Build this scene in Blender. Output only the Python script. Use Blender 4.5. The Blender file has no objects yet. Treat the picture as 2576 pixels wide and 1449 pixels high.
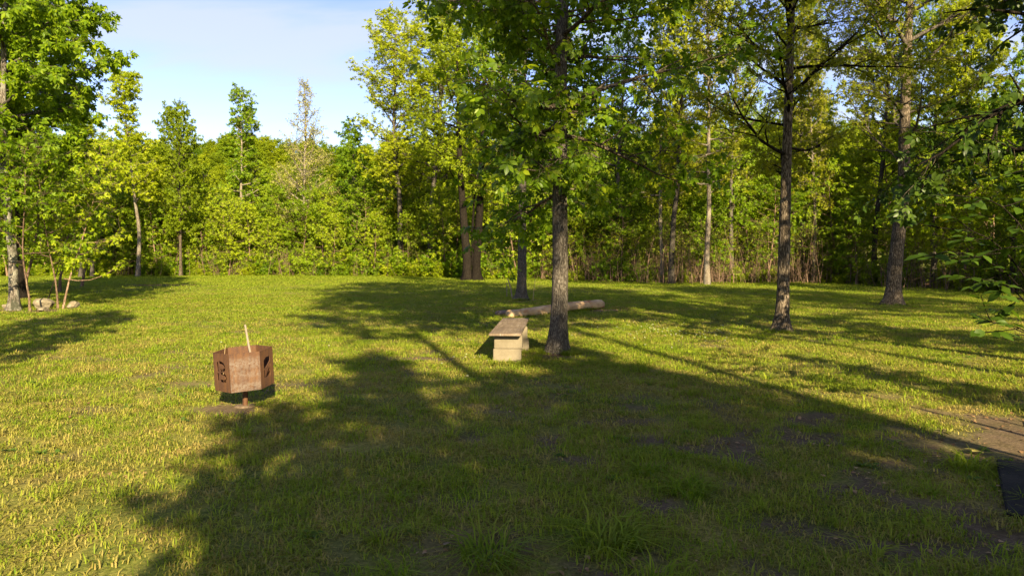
import bpy, math, random
import numpy as np
from mathutils import Vector, Matrix, Euler

R_ = math.radians
scene = bpy.context.scene
COL = scene.collection
random.seed(7)

# ------------------------------------------------------------------ camera
CAM_H, F = 1.5, 1717.0          # eye height (m); focal length in pixels of a 2576 px wide picture
HOR, CX = 643.0, 1288.0
cam_d = bpy.data.cameras.new('camera')
cam = bpy.data.objects.new('camera', cam_d)
COL.objects.link(cam)
cam.location = (0, 0, CAM_H)
cam.rotation_euler = (R_(90), 0, 0)
cam_d.sensor_width = 36.0
cam_d.lens = 36.0 * F / 2576.0
cam_d.shift_y = -(724.5 - HOR) / 2576.0
cam_d.clip_end = 1500
cam_d.clip_start = 0.05
scene.camera = cam

# ------------------------------------------------------------------ light
SUN_AZ, SUN_EL = 162.0, 26.0     # clockwise from +Y (the view direction)
world = bpy.data.worlds.new('World')
scene.world = world
world.use_nodes = True
wn, wl = world.node_tree.nodes, world.node_tree.links
wn.clear()
w_out = wn.new('ShaderNodeOutputWorld')
w_bg = wn.new('ShaderNodeBackground')
w_bg.inputs['Strength'].default_value = 0.063
sky = wn.new('ShaderNodeTexSky')
sky.sky_type = 'NISHITA'
sky.sun_disc = False
sky.sun_elevation = R_(SUN_EL)
sky.sun_rotation = R_(SUN_AZ)
sky.air_density = 1.0
sky.dust_density = 0.6
sky.ozone_density = 1.5
geo = wn.new('ShaderNodeTexCoord')
sep = wn.new('ShaderNodeSeparateXYZ')
wl.new(geo.outputs['Generated'], sep.inputs[0])
zc = wn.new('ShaderNodeMath'); zc.operation = 'MAXIMUM'; zc.inputs[1].default_value = 0.03
wl.new(sep.outputs['Z'], zc.inputs[0])
za = wn.new('ShaderNodeMath'); za.operation = 'ADD'; za.inputs[1].default_value = 0.12
wl.new(zc.outputs[0], za.inputs[0])
dx = wn.new('ShaderNodeMath'); dx.operation = 'DIVIDE'
dy = wn.new('ShaderNodeMath'); dy.operation = 'DIVIDE'
wl.new(sep.outputs['X'], dx.inputs[0]); wl.new(za.outputs[0], dx.inputs[1])
wl.new(sep.outputs['Y'], dy.inputs[0]); wl.new(za.outputs[0], dy.inputs[1])
cmb = wn.new('ShaderNodeCombineXYZ')
wl.new(dx.outputs[0], cmb.inputs[0]); wl.new(dy.outputs[0], cmb.inputs[1])
mp = wn.new('ShaderNodeMapping')
mp.inputs['Rotation'].default_value = (0, 0, R_(18))
mp.inputs['Scale'].default_value = (0.55, 1.5, 1)
wl.new(cmb.outputs[0], mp.inputs[0])
cn = wn.new('ShaderNodeTexNoise')
cn.inputs['Scale'].default_value = 1.15
cn.inputs['Detail'].default_value = 7
cn.inputs['Roughness'].default_value = 0.5
cn.inputs['Distortion'].default_value = 0.5
wl.new(mp.outputs[0], cn.inputs['Vector'])
cr = wn.new('ShaderNodeMapRange')
cr.interpolation_type = 'SMOOTHSTEP'
cr.inputs['From Min'].default_value = 0.45
cr.inputs['From Max'].default_value = 0.64
cr.inputs['To Max'].default_value = 0.72
wl.new(cn.outputs['Fac'], cr.inputs['Value'])
cm = wn.new('ShaderNodeMix'); cm.data_type = 'RGBA'
wl.new(cr.outputs[0], cm.inputs['Factor'])
w_hs = wn.new('ShaderNodeHueSaturation'); w_hs.inputs['Saturation'].default_value = 1.1; w_hs.inputs['Hue'].default_value = .53
wl.new(sky.outputs[0], w_hs.inputs['Color'])
wl.new(w_hs.outputs[0], cm.inputs[6])
cm.inputs[7].default_value = (2.85, 3.1, 3.7, 1)
wl.new(cm.outputs[2], w_bg.inputs['Color'])
wl.new(w_bg.outputs[0], w_out.inputs['Surface'])

az, el = R_(SUN_AZ), R_(SUN_EL)
TO_SUN = Vector((math.sin(az) * math.cos(el), math.cos(az) * math.cos(el), math.sin(el)))
sun_d = bpy.data.lights.new('sun', 'SUN')
sun_d.energy = 4.9
sun_d.angle = R_(0.53)
sun_d.color = (1.0, 0.82, 0.49)
sun = bpy.data.objects.new('sun', sun_d)
COL.objects.link(sun)
sun.rotation_euler = (-TO_SUN).to_track_quat('-Z', 'Y').to_euler()

vs = scene.view_settings
vs.view_transform = 'Standard'
vs.look = 'None'
vs.exposure = 2.15
vs.gamma = 1.0
vs.use_curve_mapping = False
scene.render.engine = 'CYCLES'
cy = scene.cycles
cy.max_bounces = 7
cy.diffuse_bounces = 6
cy.glossy_bounces = 2
cy.transmission_bounces = 4
cy.transparent_max_bounces = 4
cy.caustics_reflective = False
cy.caustics_refractive = False
cy.use_denoising = True
cy.sample_clamp_indirect = 6.0

# ------------------------------------------------------------------ helpers
def at(px, py, z=0.0):
    """ground point seen at picture point (2576 px wide photograph)"""
    d = F * (CAM_H - z) / (py - HOR)
    return Vector(((px - CX) / F * d, d, z))

def hash2(ix, iy, seed):
    h = (ix * 374761393 + iy * 668265263 + seed * 1442695041) & 0xFFFFFFFF
    h = ((h ^ (h >> 13)) * 1274126177) & 0xFFFFFFFF
    return ((h ^ (h >> 16)) & 0xFFFF) / 65535.0

def vnoise(x, y, scale, seed=0):
    x = np.asarray(x, float) * scale; y = np.asarray(y, float) * scale
    ix = np.floor(x).astype(np.int64); iy = np.floor(y).astype(np.int64)
    fx = x - ix; fy = y - iy
    fx = fx * fx * (3 - 2 * fx); fy = fy * fy * (3 - 2 * fy)
    a = hash2(ix, iy, seed); b = hash2(ix + 1, iy, seed)
    c = hash2(ix, iy + 1, seed); d = hash2(ix + 1, iy + 1, seed)
    return (a * (1 - fx) + b * fx) * (1 - fy) + (c * (1 - fx) + d * fx) * fy

def fbm(x, y, scale, seed=0, octs=3):
    t = 0; amp = 1; tot = 0
    for o in range(octs):
        t = t + amp * vnoise(x, y, scale * 2 ** o, seed + o * 17); tot += amp; amp *= .5
    return t / tot

def sstep(a, b, x):
    t = np.clip((np.asarray(x, float) - a) / (b - a), 0, 1)
    return t * t * (3 - 2 * t)

EDGE_X = np.array([-60, -46, -38, -20, -8, 0, 8.4, 16.6, 19.5, 23, 26])
EDGE_Y = np.array([24, 36, 48, 50.5, 48.5, 43, 36.5, 36.0, 27.5, 14, -5])
def edge(x):
    return np.interp(x, EDGE_X, EDGE_Y)

def gz(x, y):
    x = np.asarray(x, float); y = np.asarray(y, float)
    return (fbm(x, y, .22, 3, 2) - .5) * .07 * sstep(2.0, 6, np.hypot(x, y)) + (vnoise(x, y, 1.4, 9) - .5) * .025

def blob(x, y, cx, cy_, rx, ry, soft=.5):
    wob = (fbm(x, y, 2.2, 31, 2) - .5) * .7
    r = np.hypot((x - cx) / rx, (y - cy_) / ry) + wob
    return 1 - sstep(1 - soft, 1 + soft * .4, r)

def bare(x, y):
    """0 grass .. 1 bare earth"""
    x = np.asarray(x, float); y = np.asarray(y, float)
    near = 1 - sstep(14, 26, y)
    b = sstep(.62, .80, fbm(x, y, 1.5, 5, 3)) * .7 * near
    rightlow = sstep(-1.6, .6, x) * (1 - sstep(6, 9, y))
    b = np.maximum(b, sstep(.52, .68, fbm(x, y, 3.4, 77, 3)) * .95 * rightlow)
    for p in ((4.75, 5.35, 1.35, .95), (4.3, 4.4, .75, .6), (-2.68, 6.6, .45, .3), (.72, 10.3, .55, .35),
              (5.3, 13.4, .45, .4), (11.6, 20.7, .8, .6), (-14.0, 18.6, 2.3, 1.0), (.3, 22.6, .8, .6), (2.4, 18.6, .9, .5),
              (-17.4, 34.2, 1.9, 1.1), (3.2, 11.2, .5, .25), (-1.2, 10.0, .5, .3)):
        b = np.maximum(b, blob(x, y, *p) * .95)
    return np.clip(b, 0, 1)

def litter(x, y):
    """0 lawn .. 1 leaf litter of the woodland floor"""
    return sstep(-1.2, 1.2, np.asarray(y, float) - edge(x) + (fbm(x, y, .5, 12, 2) - .5) * 2.5)

def mesh_np(name, V, quads=None, tris=None, mats=(), qmat=None, tmat=None, smooth=False):
    me = bpy.data.meshes.new(name)
    V = np.asarray(V, np.float32).reshape(-1, 3)
    quads = np.zeros((0, 4), np.int32) if quads is None else np.asarray(quads, np.int32).reshape(-1, 4)
    tris = np.zeros((0, 3), np.int32) if tris is None else np.asarray(tris, np.int32).reshape(-1, 3)
    nq, nt = len(quads), len(tris)
    me.vertices.add(len(V)); me.vertices.foreach_set('co', V.ravel())
    me.loops.add(nq * 4 + nt * 3)
    me.loops.foreach_set('vertex_index', np.concatenate([quads.ravel(), tris.ravel()]))
    me.polygons.add(nq + nt)
    st = np.concatenate([np.arange(nq) * 4, nq * 4 + np.arange(nt) * 3]).astype(np.int32)
    me.polygons.foreach_set('loop_start', st)
    if qmat is not None or tmat is not None:
        mi = np.concatenate([np.zeros(nq, np.int32) if qmat is None else np.broadcast_to(np.asarray(qmat, np.int32), (nq,)),
                             np.zeros(nt, np.int32) if tmat is None else np.broadcast_to(np.asarray(tmat, np.int32), (nt,))])
        me.polygons.foreach_set('material_index', mi.astype(np.int32))
    for m in mats:
        me.materials.append(m)
    me.update(calc_edges=True)
    if smooth:
        me.polygons.foreach_set('use_smooth', np.ones(nq + nt, bool))
    return me

def link(name, me, parent=None, loc=None, rot=None, scale=None):
    o = bpy.data.objects.new(name, me)
    COL.objects.link(o)
    if parent is not None: o.parent = parent
    if loc is not None: o.location = loc
    if rot is not None: o.rotation_euler = rot
    if scale is not None: o.scale = scale if hasattr(scale, '__len__') else (scale,) * 3
    return o

def tag(o, label=None, cat=None, group=None, kind=None):
    if label: o['label'] = label
    if cat: o['category'] = cat
    if group: o['group'] = group
    if kind: o['kind'] = kind
    return o

def empty(name, loc, label, cat, group=None, rz=0.0, scale=1.0):
    o = bpy.data.objects.new(name, None)
    COL.objects.link(o)
    o.location = loc; o.rotation_euler = (0, 0, rz); o.scale = (scale,) * 3 if not hasattr(scale, '__len__') else scale
    o.empty_display_size = .2
    return tag(o, label, cat, group)

def copy_thing(root, loc, rz, scale, label, group=None, cat=None):
    r = root.copy(); COL.objects.link(r)
    r.location = loc; r.rotation_euler = (0, 0, rz); r.scale = scale if hasattr(scale, '__len__') else (scale,) * 3
    r['label'] = label
    if cat: r['category'] = cat
    if group: r['group'] = group
    elif 'group' in r.keys(): del r['group']
    for ch in list(root.children):
        c = ch.copy(); COL.objects.link(c); c.parent = r
        for g in list(ch.children):
            d = g.copy(); COL.objects.link(d); d.parent = c
    return r

# ------------------------------------------------------------------ materials
def mat_new(name):
    m = bpy.data.materials.new(name); m.use_nodes = True
    nt = m.node_tree; nt.nodes.clear()
    return m, nt.nodes, nt.links

def ramp(n, l, src, stops, interp='LINEAR'):
    r = n.new('ShaderNodeValToRGB')
    r.color_ramp.interpolation = interp
    e = r.color_ramp.elements
    while len(e) < len(stops): e.new(.5)
    for k, (p, c) in enumerate(stops):
        e[k].position = p; e[k].color = (*c, 1)
    l.new(src, r.inputs[0])
    return r.outputs[0]

def noise(n, l, vec, scale, detail=4, rough=.55, dist=0.0):
    t = n.new('ShaderNodeTexNoise')
    t.inputs['Scale'].default_value = scale; t.inputs['Detail'].default_value = detail
    t.inputs['Roughness'].default_value = rough; t.inputs['Distortion'].default_value = dist
    if vec is not None: l.new(vec, t.inputs['Vector'])
    return t.outputs['Fac']

def mixc(n, l, fac, a, b, mode='MIX'):
    m = n.new('ShaderNodeMix'); m.data_type = 'RGBA'; m.blend_type = mode
    for s, v in ((0, fac), (6, a), (7, b)):
        if isinstance(v, (int, float)): m.inputs[s].default_value = v
        elif isinstance(v, tuple): m.inputs[s].default_value = (*v, 1)
        else: l.new(v, m.inputs[s])
    return m.outputs[2]

def math_(n, l, op, a, b=None, clamp=False):
    m = n.new('ShaderNodeMath'); m.operation = op; m.use_clamp = clamp
    for s, v in ((0, a), (1, b)):
        if v is None: continue
        if isinstance(v, (int, float)): m.inputs[s].default_value = v
        else: l.new(v, m.inputs[s])
    return m.outputs[0]

def mapped(n, l, scale=(1, 1, 1), coord='Object'):
    tc = n.new('ShaderNodeTexCoord'); m = n.new('ShaderNodeMapping')
    m.inputs['Scale'].default_value = scale
    l.new(tc.outputs[coord], m.inputs[0])
    return m.outputs[0]

def finish(n, l, color, rough=.8, spec=.3, bump=None, bump_d=.01, bump_s=.6, metallic=0.0):
    b = n.new('ShaderNodeBsdfPrincipled'); o = n.new('ShaderNodeOutputMaterial')
    if isinstance(color, tuple): b.inputs['Base Color'].default_value = (*color, 1)
    else: l.new(color, b.inputs['Base Color'])
    if isinstance(rough, (int, float)): b.inputs['Roughness'].default_value = rough
    else: l.new(rough, b.inputs['Roughness'])
    b.inputs['Specular IOR Level'].default_value = spec
    b.inputs['Metallic'].default_value = metallic
    if bump is not None:
        bp = n.new('ShaderNodeBump'); bp.inputs['Strength'].default_value = bump_s; bp.inputs['Distance'].default_value = bump_d
        l.new(bump, bp.inputs['Height']); l.new(bp.outputs[0], b.inputs['Normal'])
    l.new(b.outputs[0], o.inputs['Surface'])
    return b

def leaf_mat(name, c_lo, c_mid, c_hi, transl=.4, tcol=None, rough=.5, spec=.18, big=.6):
    """spring leaves: pigment varies leaf by leaf, tree by tree and by sprays"""
    m, n, l = mat_new(name)
    g = n.new('ShaderNodeNewGeometry'); oi = n.new('ShaderNodeObjectInfo')
    nz = noise(n, l, g.outputs['Position'], big, 2)
    f = math_(n, l, 'MULTIPLY', g.outputs['Random Per Island'], .55)
    f = math_(n, l, 'ADD', f, math_(n, l, 'MULTIPLY', nz, .45))
    f = math_(n, l, 'ADD', f, math_(n, l, 'MULTIPLY', math_(n, l, 'SUBTRACT', oi.outputs['Random'], .5), .55), True)
    c = ramp(n, l, f, [(.15, c_lo), (.5, c_mid), (.9, c_hi)])
    b = n.new('ShaderNodeBsdfPrincipled'); t = n.new('ShaderNodeBsdfTranslucent')
    mx = n.new('ShaderNodeMixShader'); o = n.new('ShaderNodeOutputMaterial')
    l.new(c, b.inputs['Base Color'])
    b.inputs['Roughness'].default_value = rough; b.inputs['Specular IOR Level'].default_value = spec
    tc = mixc(n, l, 1.0, c, tcol or (1.5, 1.5, .8), 'MULTIPLY')
    l.new(tc, t.inputs['Color'])
    mx.inputs[0].default_value = transl
    l.new(b.outputs[0], mx.inputs[1]); l.new(t.outputs[0], mx.inputs[2])
    l.new(mx.outputs[0], o.inputs['Surface'])
    return m

def bark_mat(name, dark, mid, light, scale=1.0, lichen=0.0, moss=0.0):
    m, n, l = mat_new(name)
    v = mapped(n, l, (9 * scale, 9 * scale, 1.7 * scale))
    a = noise(n, l, v, 3.0, 6, .62, .6)
    vo = n.new('ShaderNodeTexVoronoi'); vo.feature = 'DISTANCE_TO_EDGE'; vo.inputs['Scale'].default_value = 3.4
    wob = n.new('ShaderNodeVectorMath'); wob.operation = 'ADD'
    l.new(v, wob.inputs[0])
    nn = n.new('ShaderNodeTexNoise'); nn.inputs['Scale'].default_value = 2.2; nn.inputs['Detail'].default_value = 3
    l.new(v, nn.inputs['Vector'])
    l.new(nn.outputs['Color'], wob.inputs[1])
    l.new(wob.outputs[0], vo.inputs['Vector'])
    ridge = math_(n, l, 'MULTIPLY', vo.outputs['Distance'], 3.5, True)
    f = math_(n, l, 'ADD', math_(n, l, 'MULTIPLY', a, .6), math_(n, l, 'MULTIPLY', ridge, .4))
    c = ramp(n, l, f, [(.28, dark), (.5, mid), (.74, light)])
    oi = n.new('ShaderNodeObjectInfo')
    hs = n.new('ShaderNodeHueSaturation')
    l.new(c, hs.inputs['Color'])
    l.new(math_(n, l, 'ADD', math_(n, l, 'MULTIPLY', oi.outputs['Random'], .5), .75), hs.inputs['Value'])
    c = hs.outputs[0]
    big = noise(n, l, mapped(n, l, (2.2, 2.2, 1.2)), 2.0, 5, .6)
    if lichen > 0:
        c = mixc(n, l, math_(n, l, 'MULTIPLY', ramp(n, l, big, [(.46, (0, 0, 0)), (.58, (1, 1, 1))]), lichen), c, (.21, .21, .175))
    if moss > 0:
        mz = noise(n, l, mapped(n, l, (3, 3, 1.0)), 1.4, 4, .6)
        c = mixc(n, l, math_(n, l, 'MULTIPLY', ramp(n, l, mz, [(.5, (0, 0, 0)), (.62, (1, 1, 1))]), moss), c, (.02, .022, .012))
    finish(n, l, c, .95, .05, f, .02, .9)
    return m

LEAF_BACK = leaf_mat('leaf_spring', (.115, .165, .004), (.205, .265, .006), (.32, .35, .012), .52)
LEAF_GREEN = leaf_mat('leaf_fresh_green', (.070, .140, .004), (.145, .230, .006), (.245, .315, .012), .52)
LEAF_PALE = leaf_mat('leaf_pale_new', (.16, .165, .035), (.24, .235, .062), (.32, .30, .10), .35)
LEAF_SPARSE = leaf_mat('leaf_sparse_young', (.115, .14, .006), (.21, .225, .009), (.31, .31, .016), .52)
LEAF_HICK = leaf_mat('leaf_hickory', (.065, .120, .005), (.135, .210, .008), (.27, .32, .014), .55, rough=.4)
LEAF_DARK = leaf_mat('leaf_overhang', (.022, .045, .005), (.035, .066, .006), (.060, .095, .010), .4, rough=.4)  # dark tone stands for the shade on the overhanging leaves
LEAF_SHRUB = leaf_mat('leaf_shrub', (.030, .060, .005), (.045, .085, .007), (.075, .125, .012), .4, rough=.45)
LEAF_UNDER = leaf_mat('leaf_undergrowth', (.085, .150, .004), (.170, .245, .006), (.28, .325, .012), .52)
CATKIN = leaf_mat('catkin', (.14, .10, .012), (.2, .15, .02), (.26, .2, .03), .2)
BARK_GREY = bark_mat('bark_grey', (.026, .022, .018), (.068, .058, .049), (.135, .12, .102), 1.5)
BARK_BROWN = bark_mat('bark_brown', (.022, .018, .013), (.075, .058, .042), (.18, .145, .11))
BARK_DARK = bark_mat('bark_dark', (.006, .005, .004), (.012, .0095, .0075), (.022, .018, .014))  # tone lowered so the twin trunk carries its shade in the colour
BARK_PALE = bark_mat('bark_pale', (.06, .048, .036), (.15, .122, .094), (.27, .23, .18), lichen=.3)
BARK_LICHEN = bark_mat('bark_lichen', (.03, .025, .02), (.10, .085, .07), (.20, .175, .15), lichen=.6, moss=.85)
BARK_TWIG = bark_mat('bark_twig', (.03, .024, .018), (.085, .068, .05), (.16, .13, .10))
BARK_PINK = bark_mat('bark_sapling', (.07, .045, .03), (.15, .10, .07), (.24, .165, .12))

def ground_mat():
    m, n, l = mat_new('ground_soil_and_thatch')
    g = n.new('ShaderNodeNewGeometry'); P = g.outputs['Position']
    ab = n.new('ShaderNodeAttribute'); ab.attribute_name = 'bare'
    al = n.new('ShaderNodeAttribute'); al.attribute_name = 'litter'
    n1 = noise(n, l, P, .8, 5, .65); n2 = noise(n, l, P, 38, 5, .7); n3 = noise(n, l, P, 5, 5, .65)
    thatch = ramp(n, l, n2, [(.3, (.065, .062, .012)), (.52, (.18, .155, .035)), (.72, (.32, .25, .08))])
    green = ramp(n, l, n2, [(.3, (.032, .046, .007)), (.52, (.08, .10, .015)), (.72, (.15, .16, .035))])
    c = mixc(n, l, ramp(n, l, n1, [(.38, (0, 0, 0)), (.62, (1, 1, 1))]), thatch, green)
    soil = ramp(n, l, n2, [(.25, (.030, .020, .013)), (.5, (.085, .058, .037)), (.75, (.17, .125, .085))])
    soil = mixc(n, l, .35, soil, ramp(n, l, n3, [(.3, (.035, .023, .015)), (.7, (.15, .11, .073))]))
    vo = n.new('ShaderNodeTexVoronoi'); vo.inputs['Scale'].default_value = 9; l.new(P, vo.inputs['Vector'])
    lit = ramp(n, l, n2, [(.2, (.045, .024, .012)), (.5, (.15, .085, .04)), (.8, (.30, .19, .10))])
    lit = mixc(n, l, .35, lit, vo.outputs['Color'], 'MULTIPLY')
    bf = math_(n, l, 'ADD', ab.outputs['Fac'], math_(n, l, 'MULTIPLY', math_(n, l, 'SUBTRACT', n3, .5), .5), True)
    c = mixc(n, l, bf, c, soil)
    c = mixc(n, l, al.outputs['Fac'], c, lit)
    finish(n, l, c, .95, .1, math_(n, l, 'ADD', n2, n3), .02, .6)
    return m

def grass_mat(name, stops, transl=.35, dry=(.25, .20, .075), dryamt=.5):
    m, n, l = mat_new(name)
    g = n.new('ShaderNodeNewGeometry'); P = g.outputs['Position']
    oi = n.new('ShaderNodeObjectInfo')
    f = math_(n, l, 'ADD', math_(n, l, 'MULTIPLY', g.outputs['Random Per Island'], .6), math_(n, l, 'MULTIPLY', oi.outputs['Random'], .4))
    c = ramp(n, l, f, stops)
    big = noise(n, l, P, .7, 5, .65)
    mid = noise(n, l, P, 3.4, 4, .65)
    d = math_(n, l, 'MULTIPLY', ramp(n, l, big, [(.42, (0, 0, 0)), (.66, (1, 1, 1))]), dryamt)
    d = math_(n, l, 'ADD', d, math_(n, l, 'MULTIPLY', ramp(n, l, mid, [(.48, (0, 0, 0)), (.62, (1, 1, 1))]), dryamt * 1.1), True)
    c = mixc(n, l, d, c, dry)
    b = n.new('ShaderNodeBsdfPrincipled'); t = n.new('ShaderNodeBsdfTranslucent')
    mx = n.new('ShaderNodeMixShader'); o = n.new('ShaderNodeOutputMaterial')
    l.new(c, b.inputs['Base Color']); b.inputs['Roughness'].default_value = .6; b.inputs['Specular IOR Level'].default_value = .12
    l.new(mixc(n, l, 1.0, c, (1.35, 1.35, .8), 'MULTIPLY'), t.inputs['Color'])
    mx.inputs[0].default_value = transl
    l.new(b.outputs[0], mx.inputs[1]); l.new(t.outputs[0], mx.inputs[2]); l.new(mx.outputs[0], o.inputs['Surface'])
    return m

GROUND = ground_mat()
GRASS = grass_mat('grass_blade', [(.1, (.080, .150, .007)), (.5, (.155, .230, .011)), (.9, (.265, .315, .022))], .45, (.31, .285, .055), .28)
COVER = grass_mat('low_ground_cover', [(.1, (.11, .125, .012)), (.5, (.19, .195, .026)), (.9, (.28, .25, .06))], .35, (.30, .225, .075), .5)
WEED = grass_mat('weed_leaf', [(.1, (.045, .095, .012)), (.5, (.075, .135, .017)), (.9, (.12, .175, .028))], .35, (.12, .14, .03), .2)

def simple(name, c, rough=.8, spec=.3):
    m, n, l = mat_new(name); finish(n, l, c, rough, spec); return m

# ------------------------------------------------------------------ ground, hill
def make_ground():
    def axis(lo, hi, fine_lo, fine_hi, step, grow=1.09):
        a = list(np.arange(fine_lo, fine_hi + 1e-6, step))
        s = step; v = a[-1]
        while v < hi: s *= grow; v += s; a.append(min(v, hi))
        s = step; v = a[0]; b = []
        while v > lo: s *= grow; v -= s; b.append(max(v, lo))
        return np.array(b[::-1] + a)
    xs = axis(-400, 400, -7, 7, .12); ys = axis(-120, 420, 2.5, 14, .12)
    X, Y = np.meshgrid(xs, ys)
    Z = gz(X, Y)
    V = np.stack([X, Y, Z], -1).reshape(-1, 3)
    nx, ny = len(xs), len(ys)
    I = np.arange(nx * ny).reshape(ny, nx)
    Q = np.stack([I[:-1, :-1], I[:-1, 1:], I[1:, 1:], I[1:, :-1]], -1).reshape(-1, 4)
    me = mesh_np('ground', V, Q, mats=[GROUND], smooth=True)
    for nm, fn in (('bare', bare), ('litter', litter)):
        a = me.attributes.new(nm, 'FLOAT', 'POINT')
        a.data.foreach_set('value', fn(V[:, 0], V[:, 1]).astype(np.float32))
    return tag(link('ground', me), kind='structure')
make_ground()

def hill_z(x, y):
    return 22.0 * sstep(85, 175, y + .12 * np.abs(x + 40)) * (.85 + .3 * vnoise(x, y, .012, 44)) - .4
def make_hill():
    xs = np.linspace(-220, 200, 60); ys = np.linspace(80, 260, 40)
    X, Y = np.meshgrid(xs, ys)
    V = np.stack([X, Y, hill_z(X, Y)], -1).reshape(-1, 3)
    I = np.arange(60 * 40).reshape(40, 60)
    Q = np.stack([I[:-1, :-1], I[:-1, 1:], I[1:, 1:], I[1:, :-1]], -1).reshape(-1, 4)
    m, n, l = mat_new('hill_floor')
    g = n.new('ShaderNodeNewGeometry')
    finish(n, l, ramp(n, l, noise(n, l, g.outputs['Position'], .6, 5), [(.3, (.05, .06, .012)), (.7, (.11, .12, .02))]), .95, .1)
    return tag(link('hill', mesh_np('hill', V, Q, mats=[m], smooth=True)), kind='structure')
make_hill()

# ------------------------------------------------------------------ tree growing
def nrm(v):
    return v / (np.linalg.norm(v) + 1e-9)

def tubes(polys, sides):
    """polys: list of (pts n x 3, radii n) -> verts, quads"""
    Vs, Qs, off = [], [], 0
    ang = np.arange(sides) * 2 * np.pi / sides
    ca, sa = np.cos(ang), np.sin(ang)
    for pts, rad in polys:
        n = len(pts)
        t = np.gradient(pts, axis=0)
        t /= np.linalg.norm(t, axis=1, keepdims=True) + 1e-9
        ref = np.array([1.0, 0.13, 0.07]) if abs(t[0, 0]) < .8 else np.array([0.1, 1.0, 0.1])
        u = np.cross(t, ref); u /= np.linalg.norm(u, axis=1, keepdims=True) + 1e-9
        v = np.cross(t, u)
        rad = np.asarray(rad, float)
        if rad.ndim == 1: rad = np.repeat(rad[:, None], sides, 1)
        ring = pts[:, None, :] + rad[:, :, None] * (ca[None, :, None] * u[:, None, :] + sa[None, :, None] * v[:, None, :])
        Vs.append(ring.reshape(-1, 3))
        k = np.arange(n - 1)[:, None] * sides + np.arange(sides)[None, :]
        k2 = np.arange(n - 1)[:, None] * sides + (np.arange(sides)[None, :] + 1) % sides
        Qs.append(np.stack([k, k2, k2 + sides, k + sides], -1).reshape(-1, 4) + off)
        off += n * sides
    return np.concatenate(Vs), np.concatenate(Qs)

def grow(p0, d, L, n, rng, wander=.12, up=0.0):
    pts = [np.array(p0, float)]; d = nrm(np.array(d, float)); s = L / n
    for i in range(n):
        d = nrm(d + rng.normal(0, wander, 3) + np.array([0, 0, up / n]))
        pts.append(pts[-1] + d * s)
    return np.array(pts)

# leaf shapes: x across, y along, z up; (verts, quads, tris)
def diamond(w=.30, c=.07):
    return (np.array([(0, 0, 0), (w, .45, c), (0, 1, -.06), (-w, .45, c)]), np.zeros((0, 4), int), np.array([(0, 1, 2), (0, 2, 3)]))
def oval(w=.22, droop=.12):
    V = np.array([(0, 0, 0), (-w * .8, .28, .05), (0, .3, .0), (w * .8, .28, .05), (-w, .62, .02), (0, .64, -.03), (w, .62, .02), (0, 1, -droop)])
    return (V, np.array([(1, 2, 5, 4), (2, 3, 6, 5)]), np.array([(0, 2, 1), (0, 3, 2), (4, 5, 7), (5, 6, 7)]))
def compound(parts, base):
    """leaf of several leaflets: parts = (x, y, angle deg, length, tilt)"""
    Vb, Qb, Tb = base
    V, Q, T = [], [], []
    for k, (x, y, a, s, tilt) in enumerate(parts):
        ca, sa = math.cos(R_(a)), math.sin(R_(a))
        P = Vb * s
        ct, st_ = math.cos(R_(tilt)), math.sin(R_(tilt))
        P = np.stack([P[:, 0], P[:, 1] * ct + P[:, 2] * st_, -P[:, 1] * st_ + P[:, 2] * ct], -1)
        P = np.stack([P[:, 0] * ca + P[:, 1] * sa + x, -P[:, 0] * sa + P[:, 1] * ca + y, P[:, 2]], -1)
        o = k * len(Vb)
        V.append(P); Q.append(Qb + o); T.append(Tb + o)
    # the stalk
    return np.concatenate(V), np.concatenate(Q), np.concatenate(T)
HICK5 = compound([(0, .45, 0, .55, 18), (.02, .42, 48, .50, 14), (-.02, .42, -48, .50, 14), (.02, .25, 75, .34, 10), (-.02, .25, -75, .34, 10)], oval(.24, .10))
OAKISH = compound([(0, 0, 0, 1.0, 10), (.0, .30, 55, .42, 5), (0, .30, -55, .42, 5), (0, .55, 50, .36, 5), (0, .55, -50, .36, 5)], diamond(.16, .03))
SPRAY3 = compound([(0, .1, 0, .9, 12), (.02, .05, 55, .75, 12), (-.02, .05, -55, .75, 12)], diamond(.24, .05))

def leaf_arrays(P, D, N, S, tmpl):
    """instantiate a leaf template at each point; returns V, quads, tris"""
    Vt, Qt, Tt = tmpl
    D = D / (np.linalg.norm(D, axis=1, keepdims=True) + 1e-9)
    X = np.cross(D, N); X /= np.linalg.norm(X, axis=1, keepdims=True) + 1e-9
    Z = np.cross(X, D)
    S = S[:, None, None]
    V = P[:, None, :] + S * (Vt[None, :, 0:1] * X[:, None, :] + Vt[None, :, 1:2] * D[:, None, :] + Vt[None, :, 2:3] * Z[:, None, :])
    k = len(Vt); off = (np.arange(len(P)) * k)[:, None, None]
    return V.reshape(-1, 3), (Qt[None] + off).reshape(-1, 4), (Tt[None] + off).reshape(-1, 3)

EGG = lambda t: max(.16, (1 - t) ** .42 * min(1.0, .6 + 1.4 * t))
CONE = lambda t: max(.10, (1 - t) ** .8)
VASE = lambda t: max(.25, min(1, .55 + .9 * t) * (1 - max(0, t - .55) / .5) ** .6)
SLIM = lambda t: max(.24, (1 - t) ** .34 * (.75 + .25 * math.sin(t * 9)))

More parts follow.
